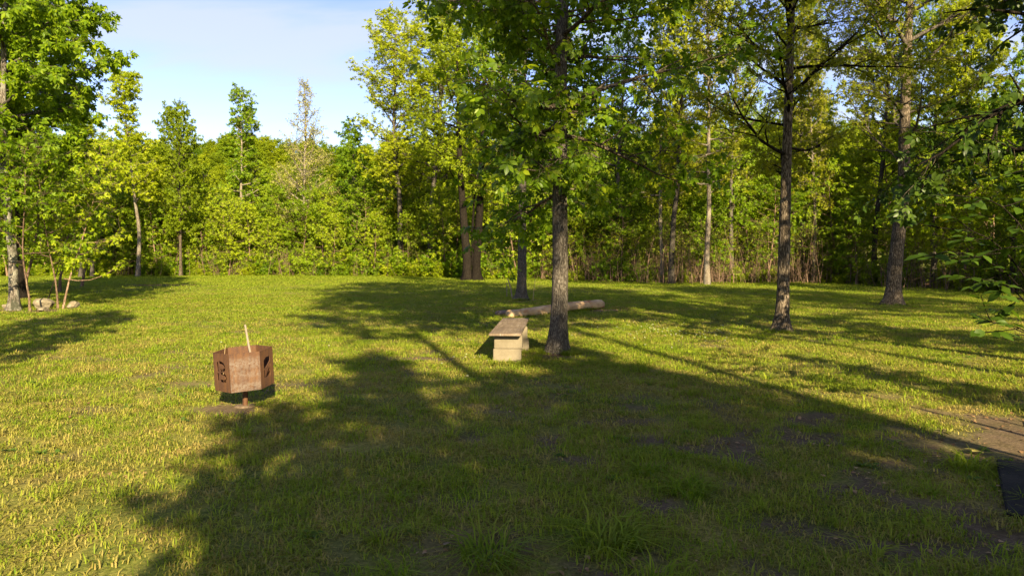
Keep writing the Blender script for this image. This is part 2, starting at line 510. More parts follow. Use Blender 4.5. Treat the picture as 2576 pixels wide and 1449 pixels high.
def tree_data(seed, H, r0, clear, R, nl, prof=EGG, e_low=5, e_high=55, up=.5, sec=4.0, tw=4, lf=6, lsize=.14,
              droop=.5, lean=(0, 0), wander=.03, stems=None, twig_len=(.25, .5), sec_len=.42, bend=None, flat=.35, rings=14, lrk=.020, short=0):
    rng = np.random.default_rng(seed)
    if bend is None:
        pts = grow((0, 0, -.08), (lean[0], lean[1], 1), H, rings, rng, wander, .4)
    else:
        tt = np.linspace(0, 1, rings + 1)
        zz = -.08 + tt * H
        pts = np.stack([np.interp(zz, bend[0], bend[1]), np.interp(zz, bend[0], bend[2]), zz], -1)
    tt = np.linspace(0, 1, len(pts))
    zz = pts[:, 2]
    rad = r0 * (1 - .9 * tt ** 1.05) * (1 + .45 * np.exp(-np.maximum(zz, 0) / .22))
    limbs, twigs, LP, LD, LN, LS = [], [], [], [], [], []
    ga = rng.uniform(0, 6.28)
    for i in range(nl + short):
        t = (i + rng.uniform(0, .8)) / nl if i < nl else rng.uniform(0, .75)
        z = clear + (H * .985 - clear) * t ** .9
        p0 = np.array([np.interp(z, zz, pts[:, k]) for k in range(3)])
        rt = np.interp(z, zz, rad)
        ga += 2.399 + rng.normal(0, .35)
        e = R_(e_low + (e_high - e_low) * t + rng.normal(0, 9))
        L = R * prof(t) * (rng.uniform(.75, 1.15) if i < nl else rng.uniform(.22, .5))
        d = np.array([math.cos(ga) * math.cos(e), math.sin(ga) * math.cos(e), math.sin(e)])
        lp = grow(p0, d, L, 7, rng, .11, up * (1 if e_low > 0 else .6))
        lr = min(rt * .62, (.012 + .020 * L) * lrk / .020) * np.linspace(1, .14, 8)
        group = [(lp, lr)]
        ns = max(3, int(L * sec))
        for k in range(ns):
            s = .18 + .82 * (k + rng.uniform(0, 1)) / ns
            q = np.array([np.interp(s * 7, np.arange(8), lp[:, a]) for a in range(3)])
            j = min(6, int(s * 7)); ld = nrm(lp[j + 1] - lp[j])
            side = nrm(np.cross(ld, (0, 0, 1))) * (1 if k % 2 else -1)
            sd = nrm(ld * rng.uniform(.5, 1.0) + side * rng.uniform(.5, 1.1) + np.array([0, 0, rng.normal(.12, flat)]))
            sl = (L * sec_len * (1.15 - .75 * s) + .18) * rng.uniform(.7, 1.2)
            sp = grow(q, sd, sl, 4, rng, .16, .15 - droop * .3)
            sr = max(.004, np.interp(s * 7, np.arange(8), lr) * .6) * np.linspace(1, .25, 5)
            group.append((sp, sr))
            for w in range(tw):
                s2 = (w + rng.uniform(.2, 1)) / tw
                q2 = np.array([np.interp(s2 * 4, np.arange(5), sp[:, a]) for a in range(3)])
                td = nrm(nrm(sp[-1] - sp[0]) * .8 + rng.normal(0, .55, 3) + np.array([0, 0, .1 - droop * .5]))
                tl = rng.uniform(*twig_len)
                tp = grow(q2, td, tl, 2, rng, .2, -droop * .5)
                twigs.append((tp, np.array([.0045, .0035, .0015])))
                m = max(1, int(rng.poisson(lf)))
                u = rng.uniform(.15, 1.05, m)
                LP.append(tp[0] + (tp[2] - tp[0]) * u[:, None] + rng.normal(0, .035, (m, 3)))
                LD.append(td * .55 + rng.normal(0, .62, (m, 3)) + np.array([0, 0, -droop]))
                LN.append(np.array([0, 0, 1.0]) + rng.normal(0, .75, (m, 3)))
                LS.append(lsize * rng.uniform(.6, 1.25, m))
        limbs.append(group)
    return dict(trunk=(pts, rad), limbs=limbs, twigs=twigs, P=np.concatenate(LP), D=np.concatenate(LD), N=np.concatenate(LN), S=np.concatenate(LS))

def crown_mesh(name, d, tmpl, lmat, keep=None, twig=True, twmat=None):
    P, D, N, S = d['P'], d['D'], d['N'], d['S']
    if keep is not None: P, D, N, S = P[keep], D[keep], N[keep], S[keep]
    V, Q, T = leaf_arrays(P, D, N, S, tmpl)
    qm = np.zeros(len(Q), int); tm = np.zeros(len(T), int)
    if twig:
        tv, tq = tubes(d['twigs'], 3)
        Q = np.concatenate([Q, tq + len(V)]); qm = np.concatenate([qm, np.ones(len(tq), int)])
        V = np.concatenate([V, tv])
    return mesh_np(name, V, Q, T, [lmat, twmat or BARK_TWIG], qm, tm)

def trunk_mesh(name, d, bark, sides=9, with_limbs=True, rough=0.0, seed=1, rings=0):
    pts, rad = d['trunk']
    if rings:
        t = np.linspace(0, len(pts) - 1, rings) ** 1.0
        t = (np.linspace(0, 1, rings) ** 1.4) * (len(pts) - 1)
        pts2 = np.stack([np.interp(t, np.arange(len(pts)), pts[:, k]) for k in range(3)], -1)
        rad2 = np.interp(t, np.arange(len(pts)), rad)
        # recompute the root flare smoothly on the finer rings
        zz = np.maximum(pts2[:, 2], 0)
        rr = np.interp(t, np.arange(len(pts)), rad / (1 + .45 * np.exp(-np.maximum(pts[:, 2], 0) / .22)))
        a = np.arange(sides) * 2 * np.pi / sides
        rng = np.random.default_rng(seed)
        ph = rng.uniform(0, 6.28, 4)
        flare = .75 * np.exp(-zz / .20)[:, None] * (1 + .45 * np.sin(a * 3 + ph[0]) + .3 * np.sin(a * 5 + ph[1]))[None, :]
        lump = rough * (fbm(zz[:, None] * 2.2 + 0 * a[None, :], np.cos(a)[None, :] * 3 + np.sin(a)[None, :] * 2 + 0 * zz[:, None], 1.6, seed, 3) - .5)
        R2 = rr[:, None] * (1 + flare + lump)
        polys = [(pts2, R2)]
    else:
        polys = [(pts, rad)]
    V, Q = tubes(polys, sides)
    if with_limbs:
        lv, lq = tubes([p for g in d['limbs'] for p in g], 5)
        Q = np.concatenate([Q, lq + len(V)]); V = np.concatenate([V, lv])
    return mesh_np(name, V, Q, mats=[bark], smooth=True)

def gpoint(x, y):
    return Vector((x, y, float(gz(x, y))))

def base_at(px, py):
    p = at(px, py); return gpoint(p.x, p.y)

PROTO = {}
def proto_tree(key, d, bark, tmpl, lmat, twig=True):
    PROTO[key] = (trunk_mesh('trunk', d, bark, 8), crown_mesh('crown', d, tmpl, lmat, twig=twig))

D1, D2, SP3 = diamond(.30), diamond(.24), SPRAY3
proto_tree('broad_a', tree_data(11, 13, .15, 2.6, 2.5, 46, EGG, 5, 48, lf=9, lsize=.17, tw=5), BARK_GREY, SP3, LEAF_BACK)
proto_tree('broad_b', tree_data(12, 14, .16, 3.2, 2.9, 46, VASE, 10, 46, lf=9, lsize=.17, tw=5), BARK_BROWN, SP3, LEAF_BACK)
proto_tree('broad_c', tree_data(13, 13, .14, 2.0, 2.4, 46, EGG, -5, 45, lf=9, lsize=.165, tw=5, droop=.8), BARK_GREY, SP3, LEAF_GREEN)
proto_tree('slim', tree_data(14, 14, .14, 5.0, 2.4, 42, SLIM, 15, 48, lf=7, lsize=.19, tw=5), BARK_PALE, SP3, LEAF_BACK)
proto_tree('slim_b', tree_data(15, 14.5, .15, 3.5, 2.3, 40, SLIM, 0, 45, lf=6, lsize=.19, tw=4, droop=.8), BARK_PALE, SP3, LEAF_GREEN)
proto_tree('pale', tree_data(16, 15, .15, 3.5, 3.6, 54, CONE, 12, 58, lf=5, lsize=.12, tw=5), BARK_PALE, D1, LEAF_PALE)
proto_tree('tall_a', tree_data(17, 18, .18, 5.5, 3.3, 50, VASE, 10, 60, lf=8, lsize=.14, tw=5), BARK_GREY, SP3, LEAF_BACK)
proto_tree('tall_b', tree_data(18, 18, .17, 4.5, 3.0, 50, EGG, 0, 55, lf=5.5, lsize=.13, tw=5), BARK_PALE, SP3, LEAF_SPARSE)
proto_tree('tall_c', tree_data(19, 17, .18, 3.5, 3.2, 50, EGG, 0, 55, lf=6, lsize=.14, tw=5, droop=.7), BARK_GREY, SP3, LEAF_GREEN)
proto_tree('under_a', tree_data(20, 4.5, .045, .7, 1.5, 24, EGG, 10, 50, lf=6, lsize=.15, tw=3, wander=.08, rings=8), BARK_PINK, SP3, LEAF_UNDER)
proto_tree('under_b', tree_data(21, 6.0, .055, 1.2, 1.8, 26, VASE, 0, 40, lf=6, lsize=.15, tw=3, wander=.08, rings=8), BARK_PINK, SP3, LEAF_UNDER)
proto_tree('whip', tree_data(22, 3.4, .022, .9, .7, 12, EGG, 30, 60, lf=3, lsize=.10, tw=2, wander=.10, rings=8), BARK_PINK, D1, LEAF_SPARSE)
proto_tree('whip_b', tree_data(23, 4.2, .026, 1.4, .9, 12, VASE, 35, 60, lf=3, lsize=.10, tw=2, wander=.10, rings=8), BARK_PINK, D1, LEAF_UNDER)
proto_tree('high', tree_data(24, 18, .18, 10.2, 3.3, 34, EGG, 5, 55, lf=6, lsize=.19, tw=4), BARK_GREY, SP3, LEAF_BACK)
PROTO_H = dict(high=18, broad_a=13, broad_b=14, broad_c=13, slim=14, slim_b=14.5, pale=15, tall_a=18, tall_b=18, tall_c=17, under_a=4.5, under_b=6, whip=3.4, whip_b=4.2)

def place(key, name, x, y, H, label, cat='tree', group=None, rz=None, girth=1.0, tilt=None):
    s = H / PROTO_H[key]
    r = empty(name, gpoint(x, y), label, cat, group, random.uniform(0, 6.28) if rz is None else rz, (s * girth, s * girth, s))
    if tilt: r.rotation_euler = (tilt[1], tilt[0], r.rotation_euler.z)
    link('trunk', PROTO[key][0], r); link('crown', PROTO[key][1], r)
    return r

# ------------------------------------------------------------------ the wood behind the lawn: trees one can point to
def P_(px, py):
    p = at(px, py); return p.x, p.y
REFS = ['the slender pale trunk', 'the bushy topped tree', 'the narrow dark topped tree', 'the thin light leaved tree', 'the nearly bare pale tree', 'the tree beside the sky gap',
        'the tall yellow green tree', 'the twin trunk', 'the shaded thin dark trunk', 'the left saplings', 'the round yellow green tree', 'the low bushy tree', 'the low green tree',
        'the light trunk', 'the left of two close pale trunks', 'the right of two close pale trunks', 'the lone straight pale trunk', 'the thin knotty trunk',
        'the straight grey trunk', 'the crooked pale trunk', 'the dark shaded trunk', 'the shaded leafy tree', 'the dark green tree at the right', 'the tree between lawn trees', 'the dense green tree behind the log', 'the big hickory']
MANY = []
FRONT = [
 ('slim', (347, 697), 13.8, 'slender pale trunked tree rising left of the open sky, tall crown above the rest', 1.05),
 ('broad_b', (455, 696), 12.2, 'bushy topped tree just right of the slender pale trunk, rounded crown against the sky', .8),
 ('slim_b', (597, 690), 14.9, 'narrow tree with peeling pale trunk and dark green top in the sky gap', 1.0),
 ('slim', (650, 688), 13.6, 'thin light leaved tree close behind the narrow dark topped one', .9),
 ('pale', (768, 690), 15.2, 'nearly bare pale yellow tree with a pointed top in the sky gap', 1.0),
 ('broad_c', (905, 692), 12.0, 'bright green tree at the right edge of the sky gap, lower than its neighbour', 1.0),
 ('tall_a', (1005, 694), 18.5, 'tall yellow green tree whose left edge borders the sky, behind the twin trunk', 1.25),
 ('tall_a', (1085, 695), 20.5, 'tall leafy tree between the sky gap and the twin trunk', 1.2),
 ('broad_a', (232, 697), 11.0, 'shaded tree with thin dark trunk left of the slender pale trunk', 1.0),
 ('broad_c', (203, 698), 11.5, 'dark trunked tree behind the left saplings at the lawn edge', 1.0),
 ('broad_b', (290, 692), 10.0, 'round yellow green tree filling the gap between the dark trunk and the pale trunk', 1.0),
 ('broad_a', (530, 690), 9.5, 'low bushy tree left of the peeling pale trunk', 1.0),
 ('broad_c', (700, 690), 8.6, 'low green tree between the peeling trunk and the pale bare tree', 1.0),
 ('tall_b', (1250, 697), 17.0, 'light trunked tree seen right of the twin trunk at the wood edge', .9),
 ('tall_b', (1665, 712), 16.5, 'left one of two close pale trunks behind the lawn right of the big trunk', .8),
 ('tall_a', (1690, 714), 17.5, 'right one of two close pale trunks behind the lawn right of the big trunk', .9),
 ('tall_b', (1779, 717), 18.0, 'straight pale trunk with darker foot standing alone before the wood', .85),
 ('tall_c', (1841, 712), 16.0, 'thin knotty trunk half hidden by brush left of the dark limbed tree', .75),
 ('tall_a', (2021, 711), 17.0, 'straight grey trunk just right of the dark lawn tree', .85),
 ('tall_b', (2047, 713), 15.0, 'slightly crooked pale trunk beside the straight grey one', .7),
 ('tall_c', (2350, 722), 15.0, 'dark trunk in deep shade right of the thick lawn tree', .8),
 ('broad_b', (2450, 728), 13.0, 'shaded leafy tree at the wood edge near the right of the picture', .8),
 ('broad_c', (2545, 735), 12.0, 'dark green tree at the wood edge beside the overhanging leaves', .8),
 ('tall_a', (2200, 716), 16.0, 'yellow green tree whose leaves hang between the two lawn trees', .9),
 ('tall_c', (1560, 706), 17.0, 'dense green tree behind the log, right of the big trunk', .9),
 ('tall_c', (1400, 702), 17.0, 'leafy tree directly behind the big hickory at the wood edge', .9),
]
taken = []
for key, (px, py), H, lab, g in FRONT:
    x, y = P_(px, py)
    place(key, 'woodland_tree', x, y, H, lab, girth=g)
    taken.append((x, y))

rng = np.random.default_rng(99)
def fill(n, depth, keys_fn, hmul, mind, name, label, group, cat='tree', xr=(-62, 50), maxn=400, floor=-99):
    k = 0
    for _ in range(n):
        x = rng.uniform(*xr); y = max(float(edge(x)), floor) + depth[0] + (depth[1] - depth[0]) * rng.uniform(0, 1) ** 1.2
        if abs(x) > .86 * y + 5: continue
        md = mind * (1.35 if x > -2 and name == 'wood_tree' else 1)
        if any((x - a) ** 2 + (y - b) ** 2 < md ** 2 for a, b in taken): continue
        taken.append((x, y))
        key = keys_fn(x)
        MANY.append((place(key, name, x, y, PROTO_H[key] * hmul(x) * rng.uniform(.85, 1.12), label, cat, group), key, name))
        k += 1
        if k >= maxn: break
    return k
def deep_keys(x):
    if x < -9: return ['broad_a', 'broad_b', 'broad_c', 'pale', 'slim'][rng.integers(5)]
    return ['tall_a', 'tall_b', 'tall_c', 'broad_b', 'tall_a'][rng.integers(5)]
def deep_h(x):
    return .56 if x < -9 else .66
n1 = fill(1600, (2.5, 30), deep_keys, deep_h, 2.6, 'wood_tree', 'leafy tree deeper in the wood behind the front row of trunks', 'trees deeper in the wood', maxn=260, floor=26)

# the clump of trees and saplings at the left end of the lawn
taken2 = []
def unders(x):
    return ['under_a', 'under_b'][rng.integers(2)]
taken_save = taken; taken = list(taken)
n2 = fill(1600, (.3, 9), unders, lambda x: 1.05, 1.25, 'understory_tree', 'low leafy understory tree at the edge of the wood', 'understory trees along the wood edge', maxn=165, xr=(-50, 30))
n2 += fill(900, (5, 24), unders, lambda x: 1.4, 1.9, 'understory_tree', 'low leafy understory tree at the edge of the wood', 'understory trees along the wood edge', maxn=130, xr=(-50, 44), floor=24)
taken = []
def whips(x): return ['whip', 'whip_b'][rng.integers(2)]
n3 = fill(400, (-.3, 4.5), whips, lambda x: .8, .55, 'sapling', 'thin pinkish whip sapling in the brush at the wood edge', 'whip saplings in the brush', 'sapling', (3, 24), 95)
n3 += fill(400, (-.2, 3.0), whips, lambda x: .6, .8, 'sapling', 'thin pinkish whip sapling in the brush at the wood edge', 'whip saplings in the brush', 'sapling', (-32, 3), 35)

ORD = 'nearest second third fourth fifth sixth seventh eighth ninth tenth eleventh twelfth thirteenth fourteenth fifteenth sixteenth seventeenth eighteenth nineteenth twentieth'.split() + ['twenty-' + w for w in 'first second third fourth fifth sixth seventh eighth ninth'.split()] + ['farthest'] * 40
sets_ = {}
for o, key, name in MANY:
    px = CX + F * o.location.x / o.location.y
    i = min(range(len(FRONT)), key=lambda k: abs(FRONT[k][1][0] - px))
    kind = {'wood_tree': 'tall leafy tree' if 'tall' in key else 'leafy tree', 'understory_tree': 'low understory tree', 'sapling': 'pinkish whip sapling'}[name]
    sets_.setdefault((kind, i), []).append(o)
for (kind, i), os_ in sets_.items():
    os_.sort(key=lambda o: o.location.y)
    for k, o in enumerate(os_):
        o['label'] = f"{kind}, {ORD[k]} " + ('in the brush by ' if 'whip' in kind else 'one behind ') + REFS[i]

# ------------------------------------------------------------------ instanced scatter (stuff)
def scatter(name, pts, rot, scl, idx, protos):
    """protos: meshes; one object whose points carry the pieces"""
    me = bpy.data.meshes.new(name)
    me.vertices.add(len(pts)); me.vertices.foreach_set('co', np.asarray(pts, np.float32).ravel())
    for nm, ty, key, val in (('rot', 'FLOAT_VECTOR', 'vector', rot), ('scl', 'FLOAT_VECTOR', 'vector', scl), ('idx', 'INT', 'value', idx)):
        a = me.attributes.new(nm, ty, 'POINT')
        a.data.foreach_set(key, np.asarray(val, np.int32 if ty == 'INT' else np.float32).ravel())
    o = link(name, me); o['kind'] = 'stuff'
    ng = bpy.data.node_groups.new(name + '_scatter', 'GeometryNodeTree')
    ng.interface.new_socket('Geometry', in_out='INPUT', socket_type='NodeSocketGeometry')
    ng.interface.new_socket('Geometry', in_out='OUTPUT', socket_type='NodeSocketGeometry')
    N, L = ng.nodes, ng.links
    gi, go = N.new('NodeGroupInput'), N.new('NodeGroupOutput')
    iop = N.new('GeometryNodeInstanceOnPoints')
    iop.inputs['Pick Instance'].default_value = True
    jn = N.new('GeometryNodeGeometryToInstance')
    infos = []
    for k, pm in enumerate(protos):
        po = bpy.data.objects.new(pm.name + '_piece', pm)      # lives only inside the node group
        oi = N.new('GeometryNodeObjectInfo'); oi.inputs['Object'].default_value = po
        oi.inputs['As Instance'].default_value = False
        infos.append(oi)
    for oi in infos[::-1]:
        L.new(oi.outputs['Geometry'], jn.inputs[0])
    for nm, ty, sock in (('rot', 'FLOAT_VECTOR', 'Rotation'), ('scl', 'FLOAT_VECTOR', 'Scale'), ('idx', 'INT', 'Instance Index')):
        at_ = N.new('GeometryNodeInputNamedAttribute'); at_.data_type = ty; at_.inputs['Name'].default_value = nm
        out = [s for s in at_.outputs if s.enabled][0]
        if sock == 'Rotation':
            e2r = N.new('FunctionNodeEulerToRotation')
            L.new(out, e2r.inputs[0]); out = e2r.outputs[0]
        L.new(out, iop.inputs[sock])
    L.new(gi.outputs[0], iop.inputs['Points'])
    L.new(jn.outputs[0], iop.inputs['Instance'])
    L.new(iop.outputs[0], go.inputs[0])
    md = o.modifiers.new('scatter', 'NODES'); md.node_group = ng
    return o

def blades(seed, n, rad, hmin, hmax, w, lean, mat, bendy=.5, name='tuft', core=False):
    rng = np.random.default_rng(seed)
    r = rad * np.sqrt(rng.uniform(0, 1, n)); a = rng.uniform(0, 6.283, n)
    B = np.stack([r * np.cos(a), r * np.sin(a), np.full(n, -.004)], -1)
    h = rng.uniform(hmin, hmax, n)
    da = a + rng.normal(0, .8, n) if core else rng.uniform(0, 6.283, n)
    le = lean * rng.uniform(.3, 1.2, n)
    out = np.stack([np.cos(da), np.sin(da), 0 * da], -1)
    sid = np.stack([-np.sin(da), np.cos(da), 0 * da], -1)
    upv = np.array([0, 0, 1.0])
    ww = (w * rng.uniform(.6, 1.3, n))[:, None]
    m1 = B + out * (h * le * .35)[:, None] + upv * (h * .55)[:, None]
    tip = B + out * (h * (le + bendy * le))[:, None] + upv * (h * np.maximum(.25, 1 - .5 * le))[:, None]
    V = np.stack([B - sid * ww * .5, B + sid * ww * .5, m1 + sid * ww * .45, m1 - sid * ww * .45, tip], 1).reshape(-1, 3)
    o = np.arange(n)[:, None] * 5
    Q = np.array([[0, 1, 2, 3]]) + o; T = np.array([[3, 2, 4]]) + o
    return mesh_np(name, V, Q, T, [mat])

def rosette(seed, n, L, w, mat, name='rosette'):
    rng = np.random.default_rng(seed)
    a = np.arange(n) * 6.283 / n + rng.normal(0, .3, n); e = rng.uniform(.1, .7, n)
    D = np.stack([np.cos(a) * np.cos(e), np.sin(a) * np.cos(e), np.sin(e)], -1)
    P = D * .004
    V, Q, T = leaf_arrays(P, D, np.tile([0, 0, 1.0], (n, 1)), L * rng.uniform(.6, 1.1, n), oval(w, .25))
    return mesh_np(name, V, Q, T, [mat])

def lawn_points(seed, y0, y1, per, xpad=1.5):
    rng = np.random.default_rng(seed)
    W = .80 * y1 + xpad
    n = int((y1 - y0) * 2 * W * per)
    x = rng.uniform(-W, W, n); y = rng.uniform(y0, y1, n)
    k = (np.abs(x) < .80 * y + xpad) & (litter(x, y) < rng.uniform(.1, .8, n))
    return x[k], y[k], rng

# low cover: fine tan-olive mat everywhere
cov = [blades(100 + k, 60, .17, .014, .044, .0062, .95, COVER, name='cover') for k in range(4)]
gra = [blades(110 + k, 26, .11, .028, .072, .0050, .85, GRASS, name='tuft') for k in range(4)]
fine = [blades(130 + k, 60, .22, .025, .06, .0055, .6, GRASS, name='sward') for k in range(3)]
big = [blades(120 + k, 40, .06, .05, .16, .006, 1.0, GRASS, .9, 'clump', True) for k in range(3)]
def spread(name, bands, protos, keepfn, hscale, wscale=lambda y: 1 + 0 * y):
    X, Y, SC = [], [], []
    for k, (y0, y1, per, sc) in enumerate(bands):
        x, y, rg = lawn_points(hash(name) % 1000 + k if False else 200 + 10 * len(name) + k, y0, y1, per)
        kk = keepfn(x, y, rg)
        x, y = x[kk], y[kk]
        X.append(x); Y.append(y); SC.append(np.full(len(x), sc))
    if name == 'coarse_grass':       # longer grass left by the mower round the trunks, blocks and log
        rg = np.random.default_rng(91)
        for (bx, by, br, bn) in ((.71, 10.6, .24, 26), (5.3, 13.5, .2, 26), (11.6, 20.8, .34, 26), (.3, 22.9, .26, 30), (-2.4, 40.9, .7, 30), (-14, 19, .7, 40), (.02, 9.7, .3, 12), (.15, 11.1, .3, 12)):
            a_ = rg.uniform(0, 6.28, bn); r_ = br * rg.uniform(.9, 1.5, bn)
            X.append(bx + r_ * np.cos(a_)); Y.append(by + r_ * np.sin(a_)); SC.append(rg.uniform(.6, 1.1, bn))
        t_ = rg.uniform(0, 1, 70); X.append(-.1 + 2.65 * t_ + rg.normal(0, .03, 70)); Y.append(16.2 + 2.95 * t_ + rg.normal(0, .03, 70)); SC.append(rg.uniform(.7, 1.2, 70))
    if name == 'coarse_grass':       # unmown fringe along the wood edge
        ex = rg.uniform(-38, 24, 900); ey = edge(ex) + rg.normal(-.2, .55, 900)
        X.append(ex); Y.append(ey); SC.append(rg.uniform(1.3, 3.2, 900))
    x, y, sc = map(np.concatenate, (X, Y, SC))
    rg = np.random.default_rng(len(name))
    n = len(x)
    s = rg.uniform(.75, 1.3, n)
    pts = np.stack([x, y, gz(x, y)], -1)
    rot = np.stack([rg.normal(0, .06, n), rg.normal(0, .06, n), rg.uniform(0, 6.283, n)], -1)
    scl = np.stack([s * sc, s * sc, s * hscale(x, y)], -1)
    return scatter(name, pts, rot, scl, rg.integers(0, len(protos), n), protos)

spread('ground_cover', [(2.2, 7, 42, 1.0), (7, 14, 26, 1.25), (14, 26, 9, 2.0)], cov,
       lambda x, y, rg: bare(x, y) < rg.uniform(.1, .9, len(x)), lambda x, y: .7 + .7 * fbm(x, y, .9, 21, 2))
def grass_keep(x, y, rg):
    f = sstep(.34, .66, fbm(x, y, .75, 55, 3))
    f = np.maximum(f, sstep(10, 20, y) * .8)
    f = np.maximum(f, .38)
    return (f > rg.uniform(0, 1, len(x))) & (bare(x, y) < rg.uniform(.05, .8, len(x)))
spread('grass', [(2.2, 7, 95, 1.0), (7, 14, 55, 1.3), (14, 26, 22, 1.9)], gra, grass_keep, lambda x, y: .6 + .8 * fbm(x, y, .6, 23, 2))
spread('lawn_grass', [(9, 16, 10, 1.0), (16, 28, 13, 1.5), (28, 56, 6.5, 2.6)], fine,
       lambda x, y, rg: bare(x, y) < rg.uniform(.3, .9, len(x)), lambda x, y: .8 + .5 * fbm(x, y, .5, 25, 2) + .5 * sstep(24, 50, y))
spread('coarse_grass', [(2.2, 8, 1.6, 1.0), (8, 20, .8, 1.0)], big,
       lambda x, y, rg: bare(x, y) < .6, lambda x, y: .6 + .5 * fbm(x, y, .8, 27, 2))
weeds = [rosette(140 + k, 9, .055, .26, WEED) for k in range(3)]
spread('low_weeds', [(2.2, 8, 5.0, 1.0), (8, 18, 2.0, 1.1)], weeds,
       lambda x, y, rg: (fbm(x, y, .5, 61, 2) > .45) & (bare(x, y) < .8), lambda x, y: 1.0 + 0 * x)

CLOVER = simple('clover_flower', (.42, .42, .34), .8)
def clover(seed):
    rng = np.random.default_rng(seed); n = 14
    P = np.array([0, 0, .045]) + rng.normal(0, .004, (n, 3)); D = rng.normal(0, 1, (n, 3)) + np.array([0, 0, .6])
    V, Q, T = leaf_arrays(P, D, rng.normal(0, 1, (n, 3)), np.full(n, .009), diamond(.3))
    return mesh_np('clover', V, Q, T, [CLOVER])
rg = np.random.default_rng(77)
cx_ = np.concatenate([rg.normal(3.1, .75, 110), rg.normal(-.75, .25, 10), rg.normal(-15, 3, 20), rg.uniform(-6, 8, 12)])
cy_ = np.concatenate([rg.normal(13.4, .9, 110), rg.normal(9.9, .2, 10), rg.normal(26, 3, 20), rg.uniform(7, 16, 12)])
nn_ = len(cx_); ss_ = rg.uniform(.6, 1.2, nn_)
scatter('clover_flowers', np.stack([cx_, cy_, gz(cx_, cy_)], -1), np.zeros((nn_, 3)), np.stack([ss_] * 3, -1), np.zeros(nn_), [clover(1)])

# ------------------------------------------------------------------ fallen leaves, brush, undergrowth, far wood
LITTER = leaf_mat('dead_leaf', (.06, .03, .014), (.17, .095, .045), (.33, .21, .11), .1)
def flake(seed):
    rng = np.random.default_rng(seed); n = 7
    D = rng.normal(0, 1, (n, 3)) * np.array([1, 1, .15]); P = rng.normal(0, .10, (n, 3)) * np.array([1, 1, 0]) + np.array([0, 0, .012])
    V, Q, T = leaf_arrays(P, D, np.array([0, 0, 1.0]) + rng.normal(0, .35, (n, 3)), rng.uniform(.012, .052, n), oval(.30, .2))
    return mesh_np('dead_leaf_group', V, Q, T, [LITTER])
fl = [flake(k) for k in range(3)]
rg = np.random.default_rng(5)
x1 = rg.uniform(-8, 8, 3800); y1 = rg.uniform(2.4, 12, 3800)
k1 = (bare(x1, y1) > rg.uniform(.2, 1.6, 3800)) | (rg.uniform(0, 1, 3800) < .03)
x1, y1 = x1[k1], y1[k1]
x2 = rg.uniform(-34, 26, 5200); y2 = edge(x2) + rg.uniform(-.9, 6, 5200)
k2 = np.abs(x2) < .85 * y2 + 3; x2, y2 = x2[k2], y2[k2]
x3 = np.concatenate([rg.normal(-14.2, 1.3, 90), rg.normal(.4, .5, 30), rg.normal(2.6, .4, 40), rg.normal(.8, .35, 40), rg.normal(-17.4, .9, 120)])
y3 = np.concatenate([rg.normal(18.4, .5, 90), rg.normal(22.4, .4, 30), rg.normal(18.7, .3, 40), rg.normal(10.2, .25, 40), rg.normal(34.2, .5, 120)])
x, y = np.concatenate([x1, x2, x3]), np.concatenate([y1, y2, y3]); n = len(x)
s = rg.uniform(.6, 1.2, n) * np.where(y > 24, 1.9, 1.0)
scatter('fallen_leaves', np.stack([x, y, gz(x, y)], -1), np.stack([0 * x, 0 * x, rg.uniform(0, 6.28, n)], -1), np.stack([s, s, s], -1), rg.integers(0, 3, n), fl)

def bush(seed, H, Rr, n, mat, size):
    rng = np.random.default_rng(seed)
    polys, LP, LD, LS = [], [], [], []
    for k in range(9):
        a = rng.uniform(0, 6.28); t = rng.uniform(.05, .6)
        pl = grow((rng.normal(0, Rr * .25), rng.normal(0, Rr * .25), -.05), (math.cos(a) * t, math.sin(a) * t, 1), H * rng.uniform(.6, 1.1), 5, rng, .16, .1)
        polys.append((pl, np.linspace(.012, .003, 6)))
        for j in range(6):
            q = pl[1 + j % 5]; d = nrm(rng.normal(0, 1, 3) * np.array([1, 1, .5]))
            tp = grow(q, d, Rr * rng.uniform(.3, .7), 3, rng, .2, .1)
            polys.append((tp, np.linspace(.005, .002, 4)))
            m = n // 54
            LP.append(tp[1] + (tp[3] - tp[1]) * rng.uniform(0, 1.1, m)[:, None] + rng.normal(0, .06, (m, 3)))
            LD.append(d * .6 + rng.normal(0, .6, (m, 3)) + np.array([0, 0, -.2])); LS.append(size * rng.uniform(.6, 1.2, m))
    P = np.concatenate(LP); D = np.concatenate(LD); S = np.concatenate(LS)
    V, Q, T = leaf_arrays(P, D, np.array([0, 0, 1.0]) + rng.normal(0, .4, (len(P), 3)), S, SPRAY3)
    tv, tq = tubes(polys, 3)
    return mesh_np('bush', np.concatenate([V, tv]), np.concatenate([Q, tq + len(V)]), T, [mat, BARK_PINK],
                   np.concatenate([np.zeros(len(Q), int), np.ones(len(tq), int)]), 0)
bushes = [bush(301, 1.5, .9, 900, LEAF_UNDER, .15), bush(302, 1.0, .8, 800, LEAF_BACK, .13), bush(303, 1.9, .8, 800, LEAF_GREEN, .15)]
rg = np.random.default_rng(6)
n = 1500
x = rg.uniform(-46, 28, n); dep = rg.uniform(0, 1, n) ** 1.3 * 13 - .1
y = edge(x) + dep + (fbm(x, x * 0, .35, 8, 2) - .5) * 1.6
k = (np.abs(x) < .85 * y + 3) & ((x < 2.5) & (rg.uniform(0, 1, n) < np.where(dep < 1.5, .45, .8)) | (rg.uniform(0, 1, n) < np.where(dep < 1.5, .40, .95)))
x, y, dep = x[k], y[k], dep[k]; n = len(x)
s = rg.uniform(.5, 1.15, n) * (1 + .045 * dep) * np.where(x > 2.5, .8, 1.0)
